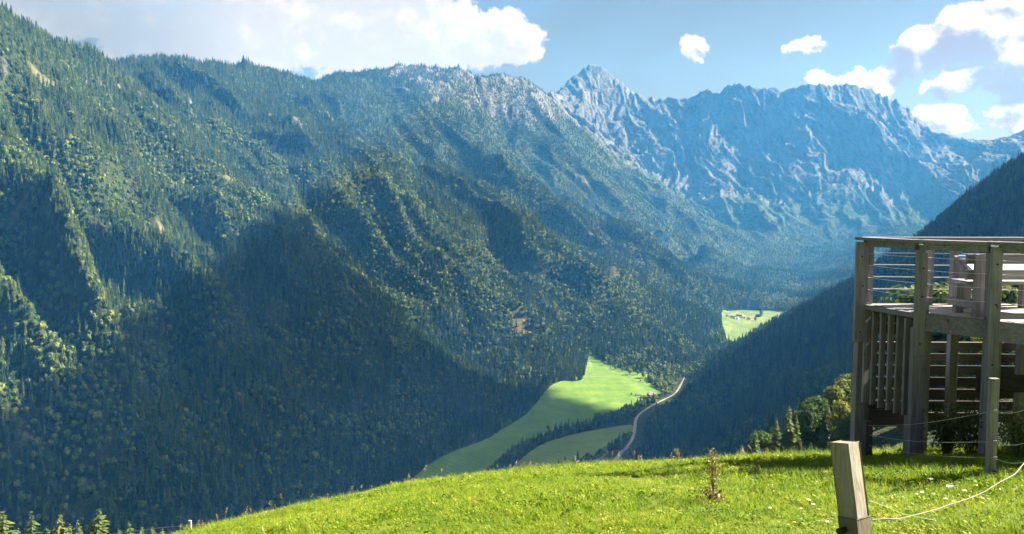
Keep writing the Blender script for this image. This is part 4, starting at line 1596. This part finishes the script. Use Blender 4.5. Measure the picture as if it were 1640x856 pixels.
def beam_geo(bm, a, b, w, t, up=(0, 0, 1), bev=0.006, skew=0.0):
    """A bevelled board from a to b; w across (along up x dir), t along up."""
    a, b = Vector(a), Vector(b)
    d = (b - a)
    L = d.length
    d.normalize()
    up = Vector(up)
    s = d.cross(up)
    if s.length < 1e-4:
        s = d.cross(Vector((0, 1, 0)))
    s.normalize()
    u = s.cross(d)
    r = bmesh.ops.create_cube(bm, size=1.0)
    vs = r['verts']
    for v in vs:
        x, y, z = v.co
        v.co = a + d * ((x + 0.5) * L) + s * (y * w) + u * (z * t)
    if bev:
        es = list({e for v in vs for e in v.link_edges})
        bmesh.ops.bevel(bm, geom=es, offset=min(bev, 0.3 * min(w, t)), segments=2, affect='EDGES', profile=0.6)


def tube_geo(bm, pts, r, seg=6):
    pts = [Vector(p) for p in pts]
    rings = []
    for i, p in enumerate(pts):
        d = (pts[min(i + 1, len(pts) - 1)] - pts[max(i - 1, 0)]).normalized()
        s = d.cross(Vector((0, 0, 1)))
        if s.length < 1e-3:
            s = Vector((1, 0, 0))
        s.normalize()
        u = s.cross(d)
        rr = r[i] if isinstance(r, (list, tuple)) else r
        rings.append([bm.verts.new(p + (s * math.cos(k * 2 * math.pi / seg) + u * math.sin(k * 2 * math.pi / seg)) * rr) for k in range(seg)])
    for A, B in zip(rings[:-1], rings[1:]):
        for k in range(seg):
            bm.faces.new((A[k], A[(k + 1) % seg], B[(k + 1) % seg], B[k]))
    bm.faces.new(list(reversed(rings[0])))
    bm.faces.new(rings[-1])


def bm_obj(name, bm, mat, parent=None, origin=None):
    bmesh.ops.recalc_face_normals(bm, faces=bm.faces[:])
    if origin is not None:
        for v in bm.verts:
            v.co -= Vector(origin)
    me = bpy.data.meshes.new(name)
    bm.to_mesh(me)
    bm.free()
    return link(name, me, mat, parent)


# ------------------------------------------------------------------ the wooden viewing platform
ZD, ZR = -1.40, -0.40            # deck and hand-rail heights below the eye
A_, B_, C_, D_ = (5.35, 11.60), (5.645, 10.52), (6.22, 9.80), (7.30, 8.60)
E_, F_ = (10.5, 8.4), (10.5, 11.35)
ORG = Vector((6.2, 10.6, float(pasture(np.array(6.2), np.array(10.6)))))


def gz(x, y):
    return float(pasture_n(np.array(float(x)), np.array(float(y))))


def build_platform():
    root = empty('viewing_platform', ORG)
    tag(root, 'weathered wooden viewing platform on posts above the pasture', 'platform')

    def part(name, bm, mat, parent=None):
        o = bm_obj(name, bm, mat, parent or root, ORG)
        return o

    def post(x, y, top, bot, w, t, ext=None):
        """Square post, with the shorter board bolted to its outer face when ext is given."""
        bm = bmesh.new()
        beam_geo(bm, (x, y, bot), (x + random.uniform(-.01, .01), y, top), w, t, (0, 1, 0), 0.008)
        o = part('post', bm, WOOD_V)
        if ext:
            dx, dy, et, eb, ew = ext
            bm = bmesh.new()
            beam_geo(bm, (x + dx, y + dy, eb), (x + dx, y + dy, et), ew, 0.06, (0, 1, 0), 0.006)
            pb = part('post_board', bm, WOOD_V, o)
            for zz in (et - 0.22, (et + eb) / 2 + 0.1, eb + 0.16):
                bm = bmesh.new()
                c = Vector((x + dx + random.uniform(-.015, .015), y + dy - 0.028, zz))
                tube_geo(bm, [c, c - Vector((0, 0.010, 0))], 0.013, 8)
                part('bolt', bm, BLACKP, pb)
        return o

    top = ZR - 0.05
    # corner post, second and third post of the near side: post below, doubled board above
    post(A_[0] + 0.02, A_[1], ZD + 0.02, gz(*A_) - 0.3, 0.15, 0.15, (-0.065, -0.11, top, -1.98, 0.185))
    post(A_[0] + 0.135, A_[1] + 0.02, top, gz(*A_) - 0.3, 0.07, 0.14)
    post(B_[0] + 0.075, B_[1] + 0.03, top, gz(*B_) - 0.3, 0.13, 0.16, (-0.075, -0.115, -0.55, -1.98, 0.15))
    post(B_[0] - 0.02, B_[1] - 0.06, -1.6, gz(*B_) - 0.3, 0.12, 0.10)
    post(B_[0] + 0.24, B_[1] + 0.55, ZD, gz(B_[0] + .24, B_[1] + .55) - 0.3, 0.09, 0.12)
    post(C_[0] + 0.045, C_[1] + 0.03, top, gz(*C_) - 0.3, 0.14, 0.14, (-0.045, -0.105, top, -2.13, 0.135))
    post(C_[0] + 0.26, C_[1] + 0.30, ZD, gz(C_[0] + .26, C_[1] + .3) - 0.2, 0.13, 0.13)
    post(D_[0], D_[1], top, gz(*D_) - 0.3, 0.14, 0.14, (-0.045, -0.105, top, -2.13, 0.135))
    for x, y in ((6.32, 11.50), (6.72, 11.46), (7.75, 11.42), (8.9, 11.38), F_, E_):      # far side
        post(x, y, top, gz(x, y) - 0.3, 0.12, 0.12)

    # hand rails: flat boards on top of the posts, a narrow board under each
    loop = [A_, B_, C_, D_, E_]
    for a, b in list(zip(loop[:-1], loop[1:])) + [(A_, F_)]:
        e = Vector((b[0] - a[0], b[1] - a[1], 0)).normalized() * 0.055
        bm = bmesh.new()
        beam_geo(bm, (a[0] - e.x, a[1] - e.y - .02, ZR), (b[0] + e.x * 0.6, b[1] + e.y * 0.6 - .02, ZR - random.uniform(0.0, 0.004)), 0.18, 0.042)
        r = part('rail', bm, WOOD_H)
        bm = bmesh.new()
        beam_geo(bm, (a[0] + e.x, a[1] + e.y - .02, ZR - 0.071), (b[0] - e.x, b[1] - e.y - .02, ZR - 0.071), 0.05, 0.095)
        part('rail_board', bm, WOOD_H, r)
    # round rail inside the far edge
    bm = bmesh.new()
    tube_geo(bm, [(6.46, 11.2, -0.515), (7.4, 11.17, -0.515), (10.3, 11.1, -0.515)], 0.04, 12)
    part('grab_rail', bm, WOOD_H)

    # deck boards
    poly = [A_, B_, C_, D_, E_, F_]
    bm = bmesh.new()
    yy = 8.42
    while yy < 11.58:
        xs = []
        for (x1, y1), (x2, y2) in zip(poly, poly[1:] + poly[:1]):
            if (y1 > yy) != (y2 > yy):
                xs.append(x1 + (yy - y1) / (y2 - y1) * (x2 - x1))
        if len(xs) >= 2:
            beam_geo(bm, (min(xs) + 0.05, yy, ZD - 0.02 + random.uniform(-.002, .002)), (max(xs), yy, ZD - 0.02), 0.128, 0.04, (0, 0, 1), 0.004)
        yy += 0.138
    part('deck_floor', bm, WOOD_DECK)
    # edge boards and beams under the deck
    for a, b, h, z in ((A_, B_, 0.075, ZD - 0.04), (B_, C_, 0.24, ZD - 0.123), (C_, D_, 0.27, ZD - 0.138), (D_, E_, 0.24, ZD - 0.123), (A_, F_, 0.20, ZD - 0.103)):
        bm = bmesh.new()
        beam_geo(bm, (a[0], a[1], z), (b[0], b[1], z), 0.05, h)
        part('edge_beam', bm, WOOD_H)
    for k in range(5):
        y = 8.9 + 0.6 * k
        x0 = float(np.interp(y, [8.6, 9.8, 10.52, 11.6], [7.35, 6.3, 5.8, 5.5]))
        bm = bmesh.new()
        beam_geo(bm, (x0 + 0.12, y, ZD - 0.15), (10.2, y, ZD - 0.15), 0.07, 0.2)
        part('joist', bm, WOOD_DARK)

    # upright slats between the corner post and the second post
    n = 6
    for k in range(n):
        t = (k + 0.62) / (n + 0.55)
        x, y = A_[0] + 0.16 + (B_[0] - A_[0] - 0.20) * t + 0.01, A_[1] + (B_[1] - A_[1]) * t - 0.02
        x = np.interp(k, [0, n - 1], [(1393 - CX) / FPX * y, (1459 - CX) / FPX * y])
        bot = P(1400, np.interp(k, [0, n - 1], [643, 664]), y)[2]
        bm = bmesh.new()
        beam_geo(bm, (x, y, bot - random.uniform(0, .02)), (x + random.uniform(-.006, .006), y, ZD - 0.09), 0.092, 0.035, (-0.3, 1, 0), 0.005)
        part('slat', bm, WOOD_V)

    # boarded wall under the far edge: broad boards with gaps, sunlit on their upper edges
    z = -2.02
    k = 0
    while z > -3.28:
        bm = bmesh.new()
        h = 0.128
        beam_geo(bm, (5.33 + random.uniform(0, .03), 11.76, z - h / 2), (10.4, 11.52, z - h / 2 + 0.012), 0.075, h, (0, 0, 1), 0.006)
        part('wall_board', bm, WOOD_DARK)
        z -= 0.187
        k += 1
    for z in (-1.62, -1.80):  # added dark boards standing in for the shade behind the slats
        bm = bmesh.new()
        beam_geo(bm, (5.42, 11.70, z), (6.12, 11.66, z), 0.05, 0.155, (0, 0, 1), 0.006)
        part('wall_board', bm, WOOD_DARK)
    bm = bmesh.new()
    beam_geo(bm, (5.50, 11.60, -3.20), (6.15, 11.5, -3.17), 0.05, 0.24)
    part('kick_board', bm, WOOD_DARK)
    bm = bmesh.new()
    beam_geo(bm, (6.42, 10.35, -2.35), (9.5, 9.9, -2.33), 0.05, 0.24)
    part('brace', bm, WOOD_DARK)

    # steel cables of the railing
    for zc in (-0.80, -0.985, -1.17, -0.62):
        for a, b in ((A_, B_), (B_, C_), (C_, D_), (D_, E_), (A_, F_)):
            bm = bmesh.new()
            a3, b3 = Vector((a[0] + 0.03, a[1], zc)), Vector((b[0] + 0.03, b[1], zc))
            far = b == F_
            tube_geo(bm, [a3 + (b3 - a3) * t - Vector((0, 0, 0.012 * math.sin(math.pi * t))) for t in np.linspace(0, 1, 9)], 0.0075 if far and zc < -0.7 else 0.0035, 6)
            part('cable', bm, STEEL)
    return root


build_platform()


def build_bench():
    o0 = Vector((7.0, 10.4, ZD))
    root = empty('wooden_bench', o0)
    tag(root, 'plain wooden bench with a slatted back on the platform deck', 'bench')
    y = 10.1

    def pt(name, a, b, w, t, mat=WOOD_H):
        bm = bmesh.new()
        beam_geo(bm, a, b, w, t)
        return bm_obj(name, bm, mat, root, o0)
    for x in (6.24, 7.9):
        bm = bmesh.new()
        beam_geo(bm, (x, y, ZD + 0.001), (x - .01, y - .02, ZD + 0.84), 0.10, 0.10, (0, 1, 0))
        bm_obj('leg', bm, WOOD_V, root, o0)
        bm = bmesh.new()
        beam_geo(bm, (x, y + 0.46, ZD + 0.001), (x, y + 0.46, ZD + 0.42), 0.10, 0.10, (0, 1, 0))
        bm_obj('leg', bm, WOOD_V, root, o0)
        bm = bmesh.new()
        beam_geo(bm, (x - 0.065, y - 0.10, ZD + 0.16), (x - 0.065, y + 0.62, ZD + 0.16), 0.04, 0.10)
        bm_obj('side_rail', bm, WOOD_H, root, o0)
    for k, z in enumerate((0.77, 0.56)):
        pt('back_slat', (6.1, y + 0.07, ZD + z), (8.1, y + 0.07, ZD + z), 0.04, 0.13)
    for k in range(3):
        pt('seat_slat', (6.12, y + 0.15 + 0.155 * k, ZD + 0.445), (8.1, y + 0.15 + 0.155 * k, ZD + 0.445), 0.135, 0.045)


build_bench()


def build_panel():
    """Tilted panorama board by the railing, shining in the sun."""
    o0 = Vector((6.9, 11.1, ZD))
    root = empty('panorama_board', o0)
    tag(root, 'tilted white panorama board on two wooden posts by the far railing', 'sign')
    for x in (6.62, 7.5):
        bm = bmesh.new()
        beam_geo(bm, (x, 11.05, ZD + 0.001), (x, 11.05, ZD + 0.72), 0.13, 0.10, (0, 1, 0))
        bm_obj('leg', bm, WOOD_V, root, o0)
    bm = bmesh.new()
    beam_geo(bm, (6.55, 10.96, ZD + 0.62), (7.62, 10.96, ZD + 0.62), 0.62, 0.03, (0, -0.42, 1))
    bm_obj('board_frame', bm, WOOD_H, root, o0)
    m, q, b = material('glossy white print', 0.22, 0.5)
    g = q.node('ShaderNodeNewGeometry')
    q.l.new(q.ramp(q.noise(g.outputs['Position'], 3.0, 3, 0.5), [(0.4, (0.74, 0.75, 0.76)), (0.65, (0.62, 0.68, 0.74))]), b.inputs['Base Color'])
    bm = bmesh.new()
    beam_geo(bm, (6.58, 10.953, ZD + 0.64), (7.59, 10.953, ZD + 0.64), 0.56, 0.008, (0, -0.42, 1), 0)
    bm_obj('printed_panel', bm, m, root, o0)
    bm = bmesh.new()
    beam_geo(bm, (6.60, 11.20, ZD + 0.755), (7.57, 11.20, ZD + 0.755), 0.05, 0.006, (0, -0.42, 1), 0)
    bm_obj('header_strip', bm, plain('blue strip', (0.10, 0.25, 0.50), 0.4), root, o0)


build_panel()


# ------------------------------------------------------------------ fences
def build_fence_posts():
    # the near leaning post
    top, bot = Vector(P(1353, 709, 3.1)), Vector(P(1374, 880, 3.02))
    bot = bot + (bot - top) * 0.6
    o0 = bot
    root = empty('leaning_fence_post', o0)
    tag(root, 'square weathered fence post leaning close to the camera', 'fence post')
    bm = bmesh.new()
    ax = (bot - top).normalized()
    up = Vector((0.52, -0.86, 0))
    beam_geo(bm, bot, top, 0.077, 0.082, up, 0.0035)
    bm_obj('timber', bm, WOOD_POST, root, o0)
    m = top + (bot - top) * 0.435
    bm = bmesh.new()
    beam_geo(bm, m, bot, 0.083, 0.088, up, 0.003)
    bm_obj('lower_sleeve', bm, mat_wood('darker fence wood', 2, (0.09, 0.075, 0.055), (0.21, 0.185, 0.145), 1.6), root, o0)  # lower part of the post in a darker brown
    bm = bmesh.new()
    s = ax.cross(up).normalized()
    for sg in (1, -1):
        c = m + ax * 0.02 + s * sg * 0.0
    kn = Vector(P(1381.5, 831, 3.05))
    bmesh.ops.create_uvsphere(bm, u_segments=10, v_segments=6, radius=0.011, matrix=Matrix.Translation(kn))
    bm_obj('knot', bm, plain('knot', (0.07, 0.05, 0.035)), root, o0)
    ins = Vector(P(1343, 852, 3.0))
    bm = bmesh.new()
    tube_geo(bm, [ins, ins + Vector((0.035, 0.02, 0))], 0.013, 10)
    bm_obj('insulator', bm, BLACKP, root, o0)

    # white electric rope from that post to the right
    pts = [P(*p) for p in ((1397, 833, 3.06), (1418, 831, 3.10), (1440, 831, 3.15), (1470, 824, 3.22), (1500, 816, 3.30), (1522, 808, 3.36), (1545, 801, 3.42), (1570, 791, 3.50), (1588, 781, 3.56), (1602, 772, 3.62),
                           (1618, 764, 3.70), (1628, 757, 3.76), (1636, 747, 3.85), (1648, 735, 3.95), (1680, 712, 4.2))]
    bm = bmesh.new()
    tube_geo(bm, [tuple(p) for p in smooth_loop(pts, 4, False)], 0.0023, 7)
    tag(bm_obj('fence_rope', bm, ROPE), 'loose white electric fence rope running from the leaning post', 'rope')
    bm = bmesh.new()
    pts = [P(*p) for p in ((1392, 802, 3.07), (1420, 812, 3.4), (1450, 824, 3.9), (1500, 834, 4.3))]
    tube_geo(bm, [tuple(p) for p in smooth_loop(pts, 6, False)], 0.0008, 5)
    tag(bm_obj('fence_wire', bm, STEEL), 'thin slack wire hanging from the leaning post into the grass', 'wire')

    # slim post in front of the platform, with insulators, and its wires
    x, y = 4.975, 7.72
    g = gz(x, y)
    o0 = Vector((x, y, g))
    root = empty('slim_fence_post', o0)
    tag(root, 'slim pale fence post with black insulators in front of the platform', 'fence post')
    zt = P(1595, 606, y)[2]
    bm = bmesh.new()
    beam_geo(bm, (x, y, g - 0.3), (x - 0.01, y, zt), 0.085, 0.06, (0, 1, 0), 0.005)
    bm_obj('timber', bm, WOOD_V, root, o0)
    far = Vector(P(1390, 690, 11.0))
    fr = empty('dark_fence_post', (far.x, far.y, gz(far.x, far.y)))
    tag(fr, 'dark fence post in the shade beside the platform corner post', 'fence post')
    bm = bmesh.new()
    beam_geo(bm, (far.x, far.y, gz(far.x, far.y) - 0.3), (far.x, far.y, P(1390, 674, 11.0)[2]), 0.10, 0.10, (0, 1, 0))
    bm_obj('timber', bm, WOOD_DARK, fr, fr.location)  # dark wood colour carries the shade this post stands in
    rows = (658, 707, 733, 756)
    for k, r in enumerate(rows):
        c = Vector(P(1594, r, y - 0.05))
        bm = bmesh.new()
        tube_geo(bm, [c + Vector((-0.03, -0.01, 0)), c, c + Vector((0.02, 0.0, 0))], [0.008, 0.013, 0.006], 8)
        bm_obj('insulator', bm, BLACKP, root, o0)
        a = c + Vector((-0.03, -0.012, 0))
        b = Vector(P(1391, (682, 697, 713, 729)[k], 10.93))
        e = Vector(P(1660, (648, 703, 735, 760)[k], 7.2))
        for p, q, wh in ((a, b, 'towards the corner post'), (a, e, 'away from the corner post')):
            bm = bmesh.new()
            tube_geo(bm, [p + (q - p) * t - Vector((0, 0, 0.05 * math.sin(math.pi * t))) for t in np.linspace(0, 1, 12)], 0.0022, 5)
            nm = ('top', 'second', 'third', 'lowest')[k]
            tag(bm_obj('fence_wire', bm, STEEL), '%s wire of the slim fence post running %s' % (nm, wh), 'wire', 'wires of the fence in front of the platform')

    # the little post beyond the crest at the lower left
    x, y, _ = P(304, 835, 19.0)
    g = gz(x, y)
    root = empty('small_fence_post', (x, y, g))
    tag(root, 'small pale fence post on the far lower edge of the pasture', 'fence post')
    zt = P(304, 834, 19.0)[2]
    bm = bmesh.new()
    beam_geo(bm, (x, y, g - 0.2), (x, y, zt), 0.075, 0.075, (0, 1, 0))
    bm_obj('timber', bm, WOOD_POST, root, root.location)
    for k, dz in enumerate((0.1, 0.3)):
        bm = bmesh.new()
        pts = [(x - 5.0, y + 2.5, zt - dz - 1.6), (x, y - 0.04, zt - dz), (x + 3.2, y - 0.4, zt - dz + 0.1)]
        tube_geo(bm, [tuple(p) for p in smooth_loop(pts, 5, False)], 0.004, 5)
        tag(bm_obj('fence_wire', bm, STEEL), ('upper' if k == 0 else 'lower') + ' wire of the small fence on the lower edge', 'wire', 'wires of the small fence')


build_fence_posts()


# ------------------------------------------------------------------ weeds, shrubs and flowers
M_DRY = mat_blade('dry weed', [(0.2, (0.10, 0.085, 0.04)), (0.5, (0.19, 0.16, 0.085)), (0.9, (0.31, 0.28, 0.17))], 0.2)
M_SHRUB = mat_blade('shrub leaves', [(0.25, (0.05, 0.085, 0.025)), (0.6, (0.10, 0.14, 0.045)), (0.9, (0.24, 0.25, 0.13))], 0.3)
M_PETAL = plain('white petals', (0.80, 0.79, 0.74), 0.6)
M_YELL = plain('yellow petals', (0.72, 0.55, 0.04), 0.6)
M_STEM = plain('green stem', (0.08, 0.14, 0.03), 0.7)


def leaf_quads(vs, fs, p, n, size, rn, spread, flat=0.5):
    for _ in range(n):
        c = p + Vector((rn.gauss(0, 1), rn.gauss(0, 1), rn.gauss(0, flat))) * spread
        nr = Vector((rn.gauss(0, 1), rn.gauss(0, 1), rn.gauss(0.4, 1))).normalized()
        u = nr.orthogonal().normalized()
        w = nr.cross(u)
        s = size * rn.uniform(0.5, 1.2)
        i = len(vs)
        vs += [tuple(c - u * s), tuple(c + w * s * 0.55), tuple(c + u * s), tuple(c - w * s * 0.55)]
        fs.append((i, i + 1, i + 2, i + 3))


def build_weed(px, py, hpx, label, seed, dense=1.0):
    rn = random.Random(seed)
    b = pasture_hit(px, py)
    h = hpx / FPX * b.y
    root = empty('dry_weed', b)
    tag(root, label, 'weed')
    bm = bmesh.new()
    vs, fs = [], []
    for k in range(9):
        az, tilt = rn.random() * 6.283, rn.uniform(0.02, 0.20)
        L = h * rn.uniform(0.55, 1.0)
        pts = [Vector((math.cos(az) * tilt * L * t * t, math.sin(az) * tilt * L * t * t, L * t - 0.01)) for t in np.linspace(0, 1, 8)]
        tube_geo(bm, pts, [0.0035 - 0.002 * i / 7 for i in range(8)], 5)
        for i in range(3, 8):
            for _ in range(2):
                if rn.random() < 0.6:
                    a2, l2 = rn.random() * 6.283, L * rn.uniform(0.06, 0.16)
                    e = pts[i] + Vector((math.cos(a2) * l2 * 0.7, math.sin(a2) * l2 * 0.7, l2))
                    tube_geo(bm, [pts[i], (pts[i] + e) / 2 + Vector((0, 0, 0.004)), e], [0.0016, 0.0013, 0.001], 4)
                    leaf_quads(vs, fs, e, int((9 if i > 5 else 5) * dense), 0.011, rn, 0.013)
        leaf_quads(vs, fs, pts[-1], int(12 * dense), 0.012, rn, 0.017)
    me = bm_obj('stem', bm, M_DRY, root)
    o = link('seed_head', mesh_from('seed heads', vs, fs), M_DRY, root)
    vs, fs = [], []
    for k in range(int(60 * dense)):
        a, r = rn.random() * 6.283, rn.uniform(0.01, 0.13)
        leaf_quads(vs, fs, Vector((math.cos(a) * r, math.sin(a) * r, rn.uniform(0.0, 0.14))), 2, 0.025, rn, 0.012)
    link('leaf', mesh_from('base leaves', vs, fs), M_DRY, root)


build_weed(1142, 808, 98, 'tall brown dried weed standing alone on the pasture', 3, 1.3)
build_weed(1085, 745, 26, 'small dried weed on the crest just before the dark spur', 5, 0.6)


def build_shrub(px, py, d, w, h, label, seed):
    rn = random.Random(seed)
    x, y, _ = P(px, py, d)
    g = gz(x, y)
    root = empty('leafy_shrub', (x, y, g))
    tag(root, label, 'shrub')
    bm = bmesh.new()
    vs, fs = [], []
    for k in range(16):
        a, r = rn.random() * 6.283, rn.uniform(0.1, 0.5) * w
        L = h * rn.uniform(0.6, 1.0)
        e = Vector((math.cos(a) * r, math.sin(a) * r, L))
        tube_geo(bm, [Vector((e.x * 0.1, e.y * 0.1, -0.03)), e * 0.5 + Vector((0, 0, 0.05)), e], [0.008, 0.005, 0.002], 5)
        for t in (0.45, 0.65, 0.82, 1.0):
            leaf_quads(vs, fs, e * t, 26, 0.026, rn, 0.075 * (w / 0.7), 0.9)
    bm_obj('stem', bm, M_BARK, root)
    link('crown', mesh_from('shrub crown', vs, fs), M_SHRUB, root)


build_shrub(1515, 725, 10.3, 0.62, 0.72, 'dark leafy shrub by the second platform post', 1)
build_shrub(1556, 728, 10.1, 0.60, 0.74, 'pale-topped leafy shrub by the slim fence post', 2)
build_shrub(1632, 722, 9.0, 0.62, 0.62, 'leafy shrub at the picture edge under the platform', 3)


def build_flower(px, py, white, hgt, rad, label, seed):
    rn = random.Random(seed)
    r = ray(px, py)
    b = pasture_hit(px, py + 6)
    top = Vector(P(px, py, b.y - 0.1))
    g = gz(top.x, top.y)
    if top.z - g < 0.05:
        top.z = g + hgt
    root = empty('white_flower' if white else 'yellow_flower', (top.x, top.y, g))
    bm = bmesh.new()
    t = top - Vector((top.x, top.y, g))
    tube_geo(bm, [Vector((0.01, 0, -0.01)), t * 0.5 + Vector((0.006, 0, 0)), t], 0.0016, 5)
    bm_obj('stem', bm, M_STEM, root)
    vs, fs = [], []
    n = 13
    for k in range(n):
        a = 2 * math.pi * k / n + rn.uniform(-.1, .1)
        rr = rad * rn.uniform(0.85, 1.1)
        i = len(vs)
        ca, sa = math.cos(a), math.sin(a)
        w = rad * 0.22
        vs += [tuple(t + Vector((ca * rad * 0.15, sa * rad * 0.15, 0.002))), tuple(t + Vector((ca * rr * 0.7 - sa * w, sa * rr * 0.7 + ca * w, 0.005))),
               tuple(t + Vector((ca * rr, sa * rr, rn.uniform(-.004, .004)))), tuple(t + Vector((ca * rr * 0.7 + sa * w, sa * rr * 0.7 - ca * w, 0.004)))]
        fs.append((i, i + 1, i + 2, i + 3))
    link('petal', mesh_from('petals', vs, fs), M_PETAL if white else M_YELL, root)
    bm = bmesh.new()
    bmesh.ops.create_uvsphere(bm, u_segments=8, v_segments=5, radius=rad * 0.3, matrix=Matrix.Translation(t) @ Matrix.Diagonal((1, 1, 0.6, 1)))
    bm_obj('flower_centre', bm, M_YELL if not white else plain('flower centre', (0.62, 0.56, 0.30)), root)
    return tag(root, label, 'flower', ('white' if white else 'yellow') + ' meadow flowers')


for i, (px, py, wh, rad, lab) in enumerate([
    (1490, 767, 1, .030, 'white flower at the foot of the second platform post'), (1521, 779, 1, .036, 'largest white flower in the shade of the platform'), (1544, 786, 1, .024, 'flat white flower between the largest white one and the rope'),
    (1514, 799, 1, .022, 'white flower just above the rope below the largest one'), (1476, 801, 1, .018, 'small white flower in the shadow edge near the leaning post'), (1468, 792, 1, .016, 'tiny white flower beside the shadow near the leaning post'),
    (1233, 814, 1, .020, 'white flower on the tip of the long shadow'), (1295, 801, 1, .020, 'upper white flower of the cluster beside the leaning post'), (1302, 808, 1, .018, 'white flower of the cluster closest to the leaning post'),
    (1283, 815, 1, .016, 'lower white flower of the cluster in the long shadow'), (1325, 836, 1, .018, 'white flower at the foot of the leaning post'),
    (1564, 778, 0, .026, 'yellow flower standing in the platform shade beside the slim post'), (1526, 818, 0, .018, 'yellow flower just under the rope'), (1543, 815, 0, .016, 'yellow flower under the rope, next along'),
    (1572, 821, 0, .016, 'yellow flower in bright grass below the slim post'), (1586, 829, 0, .016, 'yellow flower lowest to the right in bright grass'), (1262, 841, 0, .014, 'yellow flower near the bottom edge left of the leaning post'),
    (1246, 836, 0, .012, 'little yellow flower leftmost near the bottom edge'), (1272, 852, 0, .014, 'yellow flower cut by the bottom edge')]):
    build_flower(px, py, wh, 0.12, rad, lab, i)
